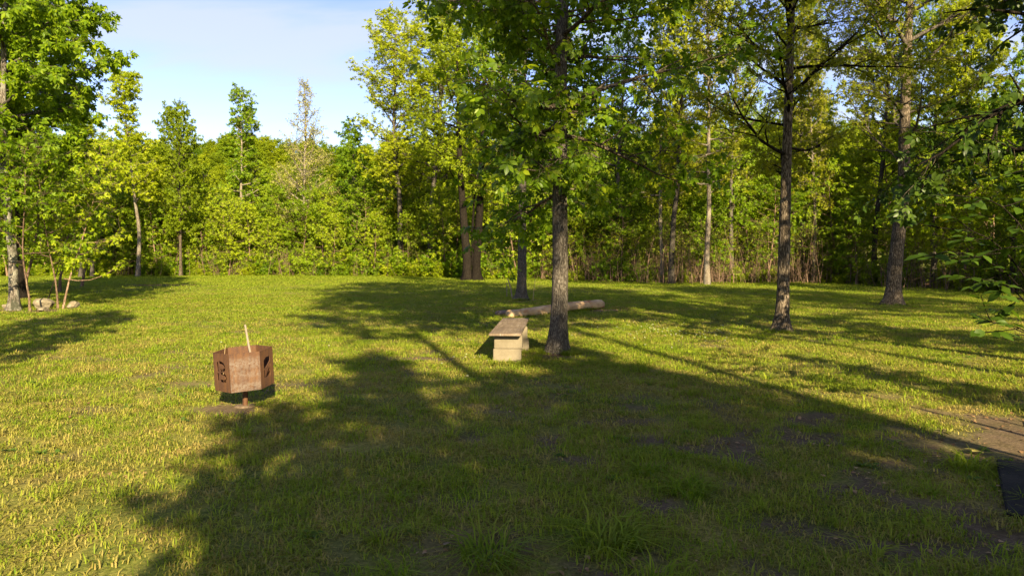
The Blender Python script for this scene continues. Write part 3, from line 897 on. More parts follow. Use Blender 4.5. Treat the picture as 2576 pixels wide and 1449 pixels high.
scatter('undergrowth', np.stack([x, y, gz(x, y)], -1), np.stack([0 * x, 0 * x, rg.uniform(0, 6.28, n)], -1), np.stack([s, s, s * rg.uniform(.8, 1.2, n)], -1), rg.integers(0, 3, n), bushes)

def brush(seed):
    rng = np.random.default_rng(seed); polys = []
    for k in range(14):
        pl = grow((rng.normal(0, .5), rng.normal(0, .4), -.05), (rng.normal(0, .16), rng.normal(0, .16), 1), rng.uniform(.7, 2.3), 5, rng, .07, .2)
        polys.append((pl, np.linspace(rng.uniform(.008, .016), .003, 6)))
        for j in range(2):
            polys.append((grow(pl[2 + j], (rng.normal(0, 1), rng.normal(0, 1), .8), rng.uniform(.3, .7), 3, rng, .15, .2), np.linspace(.006, .002, 4)))
    V, Q = tubes(polys, 4)
    return mesh_np('stems', V, Q, mats=[BARK_PINK])
br = [brush(k) for k in range(3)]
n = 300
x = np.concatenate([rg.uniform(2, 26, 190), rg.uniform(-34, 2, 110)]); y = edge(x) + rg.uniform(0, 1, n) ** 1.2 * 6 - .2
s = rg.uniform(.6, 1.2, n)
scatter('brushwood', np.stack([x, y, gz(x, y)], -1), np.stack([0 * x, 0 * x, rg.uniform(0, 6.28, n)], -1), np.stack([s, s, s], -1), rg.integers(0, 3, n), br)

x = rg.uniform(-190, 130, 1500); y = rg.uniform(95, 200, 1500)
k = np.abs(x) < .85 * y; x, y = x[k], y[k]; n = len(x)
s = rg.uniform(.55, .8, n)
scatter('far_wood', np.stack([x, y, hill_z(x, y) - 2.0], -1), np.stack([0 * x, 0 * x, rg.uniform(0, 6.28, n)], -1), np.stack([s * 1.5, s * 1.5, s], -1),
        rg.integers(0, 3, n), [PROTO['broad_a'][1], PROTO['broad_b'][1], PROTO['broad_c'][1]])

# ------------------------------------------------------------------ trees on the lawn
def hero(name, x, y, d, label, bark, tmpl, lmat, limb_bark=None, sides=20, rings=60, rough=.16, seed=3, leaves=0, leaf_mesh=None, rz=0.0, crown_kind=None):
    r = empty(name, gpoint(x, y), label, 'tree', rz=rz)
    link('trunk', trunk_mesh('trunk', d, bark, sides, False, rough, seed, rings), r)
    for g in d['limbs']:
        V, Q = tubes(g, 6)
        link('limb', mesh_np('limb', V, Q, mats=[limb_bark or bark], smooth=True), r)
    keep = None
    if leaves:
        # the leaves that show largest: nearest to the eye, inside the picture
        Wp = d['P'] + np.array([x, y, 0.0])
        ok = (np.abs(Wp[:, 0]) < .75 * Wp[:, 1]) & ((Wp[:, 2] - CAM_H) < .375 * Wp[:, 1])
        dist = np.where(ok, np.linalg.norm(Wp - np.array([0, 0, CAM_H]), axis=1), 1e6)
        sel = np.argsort(dist / d['S'])[:leaves]
        keep = np.ones(len(dist), bool); keep[sel] = False
        for i in sel:
            D = Vector(d['D'][i]).normalized(); N = Vector(d['N'][i])
            X = D.cross(N).normalized(); Z = X.cross(D)
            M = Matrix((X, D, Z)).transposed().to_4x4()
            s = float(d['S'][i])
            o = bpy.data.objects.new('leaf', leaf_mesh)
            COL.objects.link(o); o.parent = r
            o.matrix_local = Matrix.Translation(Vector(d['P'][i])) @ M @ Matrix.Scale(s, 4)
    c = link('crown', crown_mesh('crown', d, tmpl, lmat, keep), r)
    c['kind'] = 'stuff'
    return r

# the big hickory in the middle
hx, hy = P_(1405, 884)
d = tree_data(41, 13, .135, 2.35, 3.6, 56, VASE, -12, 55, up=.3, sec=4.3, tw=5, lf=4.0, lsize=.21, lrk=.012, short=46, droop=.55, twig_len=(.2, .45),
              bend=([-.1, .4, 1.2, 2.5, 5, 9, 13], [-.02, 0, .03, .02, .05, .25, .3], [0, 0, 0, 0, .05, .1, .2]), rings=26)
hick_leaf = mesh_np('leaf', HICK5[0], HICK5[1], HICK5[2], [LEAF_HICK])
hickory = hero('hickory_tree', hx, hy, d, 'big grey barked hickory with broad leaflets standing beside the plank bench', BARK_GREY, HICK5, LEAF_HICK, BARK_BROWN,
               seed=5, leaves=300, leaf_mesh=hick_leaf)
# yellow catkins hanging in it
rg = np.random.default_rng(8)
sel = rg.choice(len(d['P']), 420, replace=False)
cp = []
for i in sel:
    p = d['P'][i]
    for j in range(3):
        q = p + rg.normal(0, .02, 3)
        cp.append((np.array([q, q + np.array([rg.normal(0, .01), rg.normal(0, .01), -.05]), q + np.array([rg.normal(0, .02), rg.normal(0, .02), -.11])]), np.array([.003, .005, .002])))
V, Q = tubes(cp, 3)
link('catkins', mesh_np('catkins', V, Q, mats=[CATKIN]), hickory)['kind'] = 'stuff'

# the limbed dark tree on the right lawn
tx, ty = P_(1966, 834)
d = tree_data(42, 11.5, .125, 2.9, 3.8, 32, VASE, 18, 58, up=.35, sec=4.6, tw=6, lf=7.0, lsize=.09, lrk=.012, short=14, droop=.25, twig_len=(.25, .5),
              bend=([-.1, 1, 2, 4, 7, 11.5], [0, .04, .06, .12, .22, .35], [0, 0, 0, 0, 0, .2]), flat=.2, rings=26)
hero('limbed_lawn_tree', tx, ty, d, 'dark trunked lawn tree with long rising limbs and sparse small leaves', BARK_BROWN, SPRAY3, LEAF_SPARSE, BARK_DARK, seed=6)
# thicker tree further right
tx, ty = P_(2250, 767)
d = tree_data(43, 15, .215, 3.7, 4.8, 32, VASE, 12, 58, up=.3, sec=4.2, tw=6, lf=7.5, lsize=.105, lrk=.013, droop=.25, twig_len=(.3, .6),
              bend=([-.1, 1, 3.5, 6, 10, 15], [-.05, 0, .28, .32, .5, .7], [0, 0, 0, 0, 0, .2]), flat=.2, rings=26)
hero('thick_lawn_tree', tx, ty, d, 'thick leaning tree with knobbed fork at the far right of the lawn', BARK_BROWN, SPRAY3, LEAF_SPARSE, BARK_GREY, seed=7)
# smaller tree behind the log
tx, ty = P_(1311, 755)
d = tree_data(44, 12, .165, 4.2, 3.2, 34, EGG, 5, 55, up=.4, sec=4, tw=4, lf=5, lsize=.16, droop=.6,
              bend=([-.1, 1, 4, 8, 12], [0, .03, .05, .1, .0], [0, 0, 0, 0, 0]), rings=22)
hero('log_side_tree', tx, ty, d, 'straight tree with sunlit grey trunk just behind the logs', BARK_GREY, SPRAY3, LEAF_GREEN, BARK_BROWN, seed=8, sides=14)
# twin trunk tree, bark colour lowered to stand for the shade on it
tx, ty = P_(1187, 706)
tw = empty('twin_trunk_tree', gpoint(tx, ty), 'tree forking into two trunks from one foot, shade put into its bark colour', 'tree')
for k, (bx, Ht, sd) in enumerate((([-.30, -.28, -.40, -.66, -.8, -.9], 15, 45), ([.28, .26, .37, .56, .66, .8], 16, 46))):
    d = tree_data(sd, Ht, .28, 4.6, 4.4, 30, EGG, 8, 55, up=.35, sec=3.2, tw=5, lf=8, lsize=.15, droop=.4, twig_len=(.3, .6), lrk=.013,
                  bend=([-.1, 1.2, 2.5, 6, 9, 15], bx, [0] * 6), rings=22)
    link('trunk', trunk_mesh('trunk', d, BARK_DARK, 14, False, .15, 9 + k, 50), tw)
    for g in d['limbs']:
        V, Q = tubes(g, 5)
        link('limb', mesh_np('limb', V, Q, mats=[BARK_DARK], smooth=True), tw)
    link('crown', crown_mesh('crown', d, SPRAY3, LEAF_BACK), tw)
g = grow((.02, 0, .9), (-.05, 0, 1), 6, 10, np.random.default_rng(3), .05, .1)
V, Q = tubes([(g, np.linspace(.10, .03, 11))], 8)
link('stem', mesh_np('stem', V, Q, mats=[BARK_DARK], smooth=True), tw)

# overhanging tree at the right, trunk outside the picture
d = tree_data(47, 10, .16, 2.7, 3.6, 44, EGG, -5, 55, up=.35, sec=4.2, tw=5, lf=3.6, lsize=.22, droop=.5, rings=20)
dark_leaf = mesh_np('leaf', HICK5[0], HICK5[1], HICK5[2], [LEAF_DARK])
hero('overhanging_tree', 7.6, 8.4, d, 'tree hanging into the picture at top right, shade put into its leaf colour', BARK_DARK, HICK5, LEAF_DARK, seed=11, leaves=300, leaf_mesh=dark_leaf)

# left clump
d = tree_data(51, 13, .125, 3.2, 2.9, 46, EGG, -5, 55, up=.4, sec=4.6, tw=4, lf=11, lsize=.19, droop=.9,
              bend=([-.1, 1.5, 4, 8, 13], [0, -.05, -.35, -.3, .2], [0, 0, 0, 0, 0]), rings=24)
x, y = P_(37, 779)
hero('lichen_trunk_tree', x, y, d, 'bright leafy tree with lichen blotched trunk beside the boulder at the left', BARK_LICHEN, SPRAY3, LEAF_UNDER, BARK_GREY, seed=12, sides=16)
d = tree_data(52, 14.5, .17, 3.2, 3.3, 46, EGG, -5, 55, up=.4, sec=4.4, tw=5, lf=11, lsize=.19, droop=.9, rings=20)
x, y = P_(52, 752)
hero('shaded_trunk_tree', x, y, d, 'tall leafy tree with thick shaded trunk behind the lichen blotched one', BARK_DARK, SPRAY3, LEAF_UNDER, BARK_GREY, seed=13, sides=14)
x, y = P_(0, 735)
place('broad_c', 'edge_tree', x - .4, y, 14, 'pale footed tree cut by the left border of the picture', girth=1.2)
for px, py, H, lab in ((62, 742, 5.6, 'small leafy tree in the left clump behind the pink twin stems'), (150, 735, 5.2, 'small leafy tree behind the two pink saplings'), (205, 722, 5.6, 'small leafy tree at the right end of the left clump')):
    x, y = P_(px, py); place('under_b', 'clump_tree', x, y, H, lab, girth=1.15)
x, y = P_(-120, 760); place('broad_a', 'side_tree', x, y, 13, 'leafy tree just outside the left border beside the clump')
for (px, py, H, lab, sd, lean) in (
    (76, 785, 4.6, 'pinkish twin stemmed sapling between the lichen trunk and the boulder', 61, .0),
    (146, 777, 4.0, 'left of two pink stemmed saplings right of the boulder', 62, .05),
    (157, 777, 4.4, 'right of two pink stemmed saplings right of the boulder, with one long low branch', 63, .09),
    (112, 772, 3.2, 'dark leaning thin sapling just left of the boulder', 64, .35)):
    x, y = P_(px, py)
    d = tree_data(sd, H, .027 if sd != 64 else .020, 1.2, 1.5, 20, VASE, 10, 50, sec=4, tw=3, lf=4, lsize=.14, wander=.05, rings=10, lean=(lean, 0), droop=.4)
    if sd == 63:   # the long branch low over the grass
        lp = np.array([(0.05, 0, .85), (.45, -.05, .80), (.85, -.1, .82), (1.3, -.1, .98), (1.6, -.1, 1.2), (1.75, -.1, 1.32)])
        d['limbs'].append([(lp, np.linspace(.014, .004, 6))])
        q = lp[-3:].repeat(14, 0) + np.random.default_rng(1).normal(0, .07, (42, 3))
        d['P'] = np.concatenate([d['P'], q]); d['D'] = np.concatenate([d['D'], np.random.default_rng(2).normal(0, .7, (42, 3))])
        d['N'] = np.concatenate([d['N'], np.tile([0, 0, 1.0], (42, 1))]); d['S'] = np.concatenate([d['S'], np.full(42, .12)])
    r = empty('stem_sapling', gpoint(x, y), lab, 'sapling')
    link('trunk', trunk_mesh('trunk', d, BARK_PINK if sd != 64 else BARK_DARK, 8, True), r)
    link('crown', crown_mesh('crown', d, SPRAY3, LEAF_UNDER), r)

# broad leaved shrub reaching in from the right border
def broad_shrub():
    rng = np.random.default_rng(71)
    bx, by = 5.1, 6.2
    r = empty('broad_leaved_shrub', gpoint(bx, by), 'shrub with big oval leaves reaching in from the right border', 'shrub')
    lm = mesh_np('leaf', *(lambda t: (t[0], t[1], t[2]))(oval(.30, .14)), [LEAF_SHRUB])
    targets = [(-1.35, -.3, 1.55), (-1.15, -.1, 1.75), (-.95, .0, 2.05), (-.95, -.3, 1.30), (-.95, -.3, .94), (-.6, -.2, 1.6), (-.4, .1, 2.3), (.3, .4, 2.2), (.6, -.2, 1.6)]
    for tx_, ty_, tz_ in targets:
        p0 = np.array([rng.normal(0, .08), rng.normal(0, .08), -.05]); p3 = np.array([tx_, ty_, tz_])
        p1 = p0 + np.array([tx_ * .12, ty_ * .1, tz_ * .75]); p2 = p0 + np.array([tx_ * .55, ty_ * .5, tz_ * 1.05])
        t = np.linspace(0, 1, 9)[:, None]
        pl = (1 - t) ** 3 * p0 + 3 * (1 - t) ** 2 * t * p1 + 3 * (1 - t) * t * t * p2 + t ** 3 * p3
        polys = [(pl, np.linspace(.011, .0035, 9))]
        sprigs = [(pl[-1], nrm(pl[-1] - pl[-2]))]
        for k in range(5):
            q = pl[5 + k % 4]; dd = nrm(nrm(pl[-1] - pl[-2]) + rng.normal(0, .8, 3) * np.array([1, 1, .5]))
            sp = grow(q, dd, rng.uniform(.2, .42), 3, rng, .12, .1)
            polys.append((sp, np.linspace(.005, .0025, 4))); sprigs.append((sp[-1], nrm(sp[-1] - sp[-2])))
        V, Q = tubes(polys, 6)
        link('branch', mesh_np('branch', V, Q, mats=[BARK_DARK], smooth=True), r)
        for (q, dd) in sprigs:
            for m in range(5):
                a = rng.uniform(0, 6.28)
                D = Vector(nrm(dd * .6 + np.array([math.cos(a), math.sin(a), -.15]) * .9)); N = Vector(np.array([0, 0, 1.0]) + rng.normal(0, .3, 3))
                X = D.cross(N).normalized(); Z = X.cross(D)
                o = bpy.data.objects.new('leaf', lm); COL.objects.link(o); o.parent = r
                o.matrix_local = Matrix.Translation(Vector(q - dd * .05 * m)) @ Matrix((X, D, Z)).transposed().to_4x4() @ Matrix.Scale(rng.uniform(.10, .155), 4)
broad_shrub()

# ------------------------------------------------------------------ trees behind the viewpoint whose shade falls on the lawn
def shade_tree(key, x, y, H, label, girth=1.0, rz=0.0):
    return place(key, 'shade_tree', x, y, H, label, girth=girth, rz=rz)
SH = 'leafy tree behind the viewpoint shading the foreground grass'
for (key, x, y, H, g, rz) in (('broad_a', 4.4, -8.2, 9.2, 1.0, .3), ('broad_b', 6.9, -8.3, 9.3, .9, 2.7), ('broad_a', 5.6, -4.6, 6.5, 1.05, .8), ('broad_c', 6.0, -8.6, 9.8, 1.1, 1.0), ('broad_a', 5.2, -6.4, 8.0, 1.3, 2.2), ('broad_c', .9, -4.4, 4.7, 1.3, .4), ('broad_a', 1.9, -4.5, 5.9, 1.2, 1.4),
                              ('broad_c', 3.1, -4.4, 6.4, 1.15, 3.0), ('broad_a', 4.5, -4.7, 6.8, 1.2, 4.0), ('broad_c', 2.2, -1.9, 3.6, 1.3, 5.0)):
    tag(shade_tree(key, x, y, H, SH, g, rz), group='trees behind the viewpoint')
for (x, y, H, g, rz) in ((4.1, -6.6, 17.5, 1.0, .5), (7.2, -6.2, 18, .95, 1.5), (10.9, -5.4, 18.3, .95, 3.0), (13.8, -5.2, 18, 1.05, 2.4), (17.6, -4, 18, 1.05, .9), (21.5, -2, 17.5, 1.05, 4.9), (25, 3, 17, 1.1, 3.9)):
    tag(shade_tree('high', x, y, H, 'tall clear stemmed tree out of the picture whose crown shades the lawn', g, rz), group='tall trees out of the picture')
shade_tree('broad_b', -5.7, 3.6, 7.4, 'leafy tree outside the left border dappling the near lawn', 1.0, 2.0)
shade_tree('broad_c', 7.1, 1.0, 4.4, 'small leafy tree just outside the right border shading the shrub', 1.0, 2.0)
shade_tree('broad_c', 10.8, 3.5, 6.4, 'low leafy tree outside the right border shading the grass there', 1.3, 2.0)
# forked bare stems whose shadows cross the dirt patch
r = empty('forked_small_tree', gpoint(5.35, 1.7), 'bare forked small tree just outside the right border by the dirt', 'tree')
polys = [(grow((0, 0, -.05), (a, b, 1), L, 7, np.random.default_rng(k), .05, .1), np.linspace(w, .015, 8)) for k, (a, b, L, w) in enumerate(((-.26, .05, 3.4, .035), (.12, .1, 3.7, .042), (.42, -.1, 2.6, .026)))]
V, Q = tubes(polys, 8)
link('stem', mesh_np('stem', V, Q, mats=[BARK_PINK], smooth=True), r)

def wood_mat(name, a, b, c, grain=(3, 40, 40), coord='Object', patch=None):
    m, n, l = mat_new(name)
    g = noise(n, l, mapped(n, l, grain, coord), 1.0, 6, .62, .8); p = noise(n, l, mapped(n, l, (1, 1, 1), coord), 3.2, 5, .6)
    f = math_(n, l, 'ADD', math_(n, l, 'MULTIPLY', g, .55), math_(n, l, 'MULTIPLY', p, .45))
    col = ramp(n, l, f, [(.32, a), (.5, b), (.68, c)])
    if patch:
        col = mixc(n, l, ramp(n, l, noise(n, l, mapped(n, l, patch[0], coord), 1.6, 4, .6), [(patch[2], (0, 0, 0)), (patch[2] + .12, (1, 1, 1))]), col, patch[1])
    finish(n, l, col, .8, .25, g, .004, .6)
    return m
# ------------------------------------------------------------------ fire pit
def rust_mat(name, worn):
    m, n, l = mat_new(name)
    v = mapped(n, l, (1, 1, 1))
    vs_ = mapped(n, l, (14, 14, 1.6))
    a = noise(n, l, v, 7, 6, .65); st_ = noise(n, l, vs_, 2.2, 5, .6); fi = noise(n, l, v, 70, 4, .7); bl = noise(n, l, v, 38, 6, .75, .3)
    rust = ramp(n, l, a, [(.25, (.020, .009, .0055)), (.5, (.046, .0195, .0105)), (.72, (.078, .034, .014))])
    rust = mixc(n, l, ramp(n, l, st_, [(.42, (0, 0, 0)), (.68, (.8, .8, .8))]), rust, (.115, .050, .013))
    rust = mixc(n, l, .35, rust, ramp(n, l, fi, [(.3, (.022, .011, .007)), (.7, (.095, .046, .026))]))
    c = rust
    if worn:
        tc = n.new('ShaderNodeTexCoord'); sp = n.new('ShaderNodeSeparateXYZ'); l.new(tc.outputs['Object'], sp.inputs[0])
        band = ramp(n, l, math_(n, l, 'ADD', math_(n, l, 'DIVIDE', sp.outputs['Z'], .383), math_(n, l, 'MULTIPLY', math_(n, l, 'SUBTRACT', a, .5), .25)),
                    [(0, (.75, .75, .75)), (.14, (1, 1, 1)), (.26, (.25, .25, .25)), (.36, (.5, .5, .5)), (.42, (.85, .85, .85)), (.52, (.35, .35, .35)), (.68, (1, 1, 1)), (.80, (.7, .7, .7)), (.9, (0, 0, 0))])
        f = math_(n, l, 'MULTIPLY', ramp(n, l, bl, [(.40, (0, 0, 0)), (.56, (1, 1, 1))]), band)
        c = mixc(n, l, math_(n, l, 'MULTIPLY', f, .85), rust, (.115, .092, .077))
    finish(n, l, c, .75, .3, math_(n, l, 'ADD', fi, bl), .002, .5)
    return m
RUST, RUST_WORN = rust_mat('rusty_steel', False), rust_mat('rusty_steel_worn', True)

PIT = at(617, 1021); PS, PH, PB = .274, .372, .195
def stroke(pts, w):
    pts = np.array(pts, float); t = np.gradient(pts, axis=0); t /= np.linalg.norm(t, axis=1, keepdims=True)
    nn = np.stack([-t[:, 1], t[:, 0]], -1) * w / 2
    return np.concatenate([pts + nn, (pts - nn)[::-1]])
def plate(holes, mat, t=.005):
    cu = bpy.data.curves.new('plate', 'CURVE'); cu.dimensions = '2D'; cu.fill_mode = 'BOTH'; cu.extrude = t / 2
    def poly(pts):
        sp = cu.splines.new('POLY'); sp.points.add(len(pts) - 1); sp.use_cyclic_u = True
        for p, q in zip(sp.points, pts): p.co = (q[0], q[1], 0, 1)
    poly([(0, 0), (PS, 0), (PS, PH), (0, PH)])
    for h in holes: poly([(u * PS, v * PH) for u, v in h])
    tmp = bpy.data.objects.new('tmp', cu); COL.objects.link(tmp)
    me = bpy.data.meshes.new_from_object(tmp.evaluated_get(bpy.context.evaluated_depsgraph_get()))
    bpy.data.objects.remove(tmp)
    # stand it up: x along the side, z up, outward = -y
    co = np.zeros(len(me.vertices) * 3); me.vertices.foreach_get('co', co); co = co.reshape(-1, 3)
    co = np.stack([co[:, 0] - PS / 2, -co[:, 2], co[:, 1]], -1)
    me.vertices.foreach_set('co', co.astype(np.float32).ravel())
    me.materials.clear(); me.materials.append(mat); me.update()
    return me
B_HOLES = [stroke([(.26, .28), (.26, .48)], .085), stroke([(.26, .52), (.26, .77)], .085),
           stroke([(.36, .765), (.52, .755), (.64, .72), (.71, .655), (.69, .59), (.60, .56), (.42, .56)], .07),
           stroke([(.42, .475), (.60, .47), (.72, .42), (.76, .36), (.72, .30), (.60, .275), (.40, .285)], .07)]
A_HOLES = [[(.27, .785), (.72, .785), (.74, .77), (.75, .66), (.41, .505), (.27, .505)], [(.50, .505), (.75, .505), (.75, .615)],
           [(.27, .465), (.73, .465), (.73, .28), (.70, .26), (.27, .26)]]
pit = empty('fire_pit', gpoint(PIT.x, PIT.y), 'rusty hexagonal steel fire pit with cut out letters on a post', 'fire pit')
body = bpy.data.objects.new('bowl', None); COL.objects.link(body); body.parent = pit
body.location = (0, 0, PB); 
view = math.atan2(PIT.x, PIT.y)
body.rotation_euler = (R_(2.0), R_(-2.7), 0)
ap = PS * math.sqrt(3) / 2
th0 = -view + R_(2.5)      # front plate turned a little to the right of the eye
for k in range(6):
    a = th0 + k * math.pi / 3
    holes = A_HOLES if k == 1 else B_HOLES if k == 5 else []
    o = link('side_plate', plate(holes, RUST_WORN if k == 0 else RUST), body, (math.sin(a) * ap, -math.cos(a) * ap, 0), (0, 0, a))
    if k == 5: tag(o, 'left plate cut with a letter B')
    if k == 1: tag(o, 'right plate cut with a boxy sign and crossbar')
    if k == 0: tag(o, 'front plate with worn whitish rust')
hexv = [(math.sin(th0 + R_(30) + k * math.pi / 3) * PS * .985, -math.cos(th0 + R_(30) + k * math.pi / 3) * PS * .985, z) for z in (.004, .012) for k in range(6)]
me = bpy.data.meshes.new('floor_plate')
me.from_pydata(hexv, [], [tuple(range(5, -1, -1)), tuple(range(6, 12))] + [(k, (k + 1) % 6, 6 + (k + 1) % 6, 6 + k) for k in range(6)])
me.materials.append(RUST); link('floor_plate', me, body)
V, Q = tubes([(np.array([(0, 0, -.1), (0, 0, .05), (0, 0, .12), (0, 0, PB + .003)]), np.array([.026] * 4))], 16)
link('post', mesh_np('post', V, Q, mats=[RUST], smooth=True), pit)
V, Q = tubes([(np.array([(0, 0, -.02), (0, 0, .006), (0, 0, .012), (0, 0, .0121)]), np.array([.12, .10, .07, .0]) )], 14)
DIRT = wood_mat('packed_dirt', (.04, .028, .018), (.10, .07, .045), (.17, .125, .085), (30, 30, 30))
V[:, 2] += .004 * np.sin(V[:, 0] * 60) 
link('earth_mound', mesh_np('earth_mound', V, Q, mats=[DIRT], smooth=True), pit)

STICK = wood_mat('stick_wood', (.10, .076, .058), (.165, .132, .105), (.22, .18, .145), (40, 40, 4))
p0 = Vector((PIT.x + .10, PIT.y + .05, PB + .02)); p1 = Vector((PIT.x - .045, PIT.y + .10, .80))
pl = np.array([np.array(p0.lerp(p1, t)) for t in np.linspace(0, 1, 7)]); pl[:, 0] += .004 * np.sin(np.arange(7) * 1.3)
V, Q = tubes([(pl, np.array([.011, .0115, .011, .0115, .011, .0105, .010]))], 9)
V2, Q2 = tubes([(np.array([pl[-1], pl[-1] + (0, 0, .0006)]), np.array([.012, 0.0]))], 9)
tag(link('stick', mesh_np('stick', np.concatenate([V, V2]), np.concatenate([Q, Q2 + len(V)]), mats=[STICK], smooth=False)), 'pale bare stick leaning up out of the fire pit', 'stick')
STRAW = simple('straw', (.34, .24, .13), .8)
pl = np.array([(PIT.x - .17, PIT.y - .12, PB + .1), (PIT.x - .165, PIT.y - .12, PB + .25), (PIT.x - .15, PIT.y - .12, .60), (PIT.x - .145, PIT.y - .12, .63)])
V, Q = tubes([(pl, np.array([.0025, .0025, .002, .001]))], 5)
tag(link('dry_stalk', mesh_np('dry_stalk', V, Q, mats=[STRAW])), 'thin dry stalk poking out at the left inside the fire pit', 'stalk')

# ------------------------------------------------------------------ bench of concrete blocks and a board
def box_mesh(name, sx, sy, sz, mats, bev=.006, seed=0, wob=.0):
    import bmesh
    bm = bmesh.new(); bmesh.ops.create_cube(bm, size=1)
    for v in bm.verts: v.co = Vector((v.co.x * sx, v.co.y * sy, v.co.z * sz + sz / 2))
    bmesh.ops.bevel(bm, geom=bm.edges[:], offset=bev, segments=2, affect='EDGES')
    if wob:
        rn = random.Random(seed)
        for v in bm.verts: v.co += Vector((rn.uniform(-wob, wob), rn.uniform(-wob, wob), rn.uniform(-wob, wob) * .5))
    me = bpy.data.meshes.new(name); bm.to_mesh(me); bm.free()
    for m in mats: me.materials.append(m)
    return me
def concrete_mat():
    m, n, l = mat_new('concrete_block')
    v = mapped(n, l); a = noise(n, l, v, 120, 4, .7); b = noise(n, l, v, 6, 5, .6)
    c = mixc(n, l, .5, ramp(n, l, a, [(.3, (.095, .078, .053)), (.6, (.185, .155, .11))]), ramp(n, l, b, [(.3, (.115, .094, .063)), (.7, (.20, .172, .127))]))
    oi = n.new('ShaderNodeObjectInfo'); hs = n.new('ShaderNodeHueSaturation'); l.new(c, hs.inputs['Color'])
    l.new(math_(n, l, 'ADD', math_(n, l, 'MULTIPLY', oi.outputs['Random'], .25), .88), hs.inputs['Value'])
    finish(n, l, hs.outputs[0], .95, .1, math_(n, l, 'ADD', a, b), .003, .7)
    return m
CONC = concrete_mat()
BOARD = wood_mat('weathered_board', (.065, .045, .03), (.13, .095, .065), (.21, .165, .12), (40, 2.0, 40), patch=((7, 3, 1), (.25, .215, .18), .60))
a = Vector((-.098, 9.56, 0)); b = Vector((.070, 12.0, 0)); ctr = (a + b) / 2; dirv = (b - a)
rzb = math.atan2(-dirv.x, dirv.y)
bench = empty('plank_bench', gpoint(ctr.x, ctr.y), 'low bench of one weathered board on stacked concrete blocks', 'bench', rz=rzb)
bench.location.z = 0
blk = box_mesh('concrete_block', .394, .194, .190, [CONC], .006, 3, .0015)
for (ly, dxx, rr, z) in ((-1.02, .02, .02, -.012), (-1.0, .035, -.015, .1805), (.12, .07, .12, -.012), (.13, .05, .08, .1805)):
    link('concrete_block', blk, bench, (dxx, ly, z), (0, 0, rr))
link('seat_board', box_mesh('seat_board', .455, dirv.length, .032, [BOARD], .004, 5, .001), bench, (0, 0, .374))

# ------------------------------------------------------------------ logs
LOGW = wood_mat('debarked_log', (.23, .135, .065), (.40, .265, .145), (.52, .39, .25), (3, 30, 30), patch=((1.6, 5, 5), (.30, .13, .05), .56))
LOGB = wood_mat('rotting_log_bark', (.05, .033, .024), (.16, .11, .085), (.30, .23, .19), (4, 22, 22))
def log_mesh(name, L, r0, r1, mat, seed, bend=.04, sides=18):
    rng = np.random.default_rng(seed); n = 28
    t = np.linspace(0, 1, n)
    pts = np.stack([t * L, bend * np.sin(t * 4 + seed) , bend * .4 * np.sin(t * 6.1 + seed)], -1)
    a = np.arange(sides) * 6.283 / sides
    rad = (r0 + (r1 - r0) * t)[:, None] * (1 + .10 * (fbm(t[:, None] * L * 3 + 0 * a[None], np.cos(a)[None] * 2 + np.sin(a)[None] * 3 + 0 * t[:, None], 1.0, seed) - .5) * 2)
    for z in (0, n - 1):
        pass
    rad[0] *= .93; rad[-1] *= .93
    P0 = np.concatenate([pts[:1] + [[-.012, 0, 0]], pts, pts[-1:] + [[.012, 0, 0]]]); R0 = np.concatenate([rad[:1] * .001, rad, rad[-1:] * .001])
    polys = [(P0, R0)]
    for k in range(4):      # branch stubs
        s = rng.uniform(.1, .95); q = pts[int(s * (n - 1))]; ang = rng.uniform(.3, 2.6); r = r0 * .9
        d = np.array([rng.normal(0, .3), math.cos(ang), math.sin(ang)]); e = q + d * r * rng.uniform(1.15, 1.5)
        polys.append((np.array([q, q + d * r * .9, e, e + d * .004]), np.array([r * .42, r * .34, r * .26, .0])[:, None] * np.ones(sides)))
    V, Q = tubes(polys, sides)
    return mesh_np(name, V, Q, mats=[mat], smooth=True)
def lay(name, pa, pb, r0, r1, mat, seed, label, sink=.02):
    pa, pb = Vector(pa), Vector(pb); dv = pb - pa
    o = link(name, log_mesh(name, dv.length, r0, r1, mat, seed), None, (pa.x, pa.y, r0 - sink), (0, math.atan2(-(r1 - r0), dv.length), math.atan2(dv.y, dv.x)))
    return tag(o, label, 'log')
lay('barkless_log', (-.10, 16.35, 0), (2.55, 19.3, 0), .118, .142, LOGW, 4, 'smooth pale orange log without bark lying behind the bench')
lay('rotten_log', (-.36, 16.9, 0), (2.05, 19.75, 0), .075, .095, LOGB, 9, 'crumbling brown log lying along the far side of the pale log')

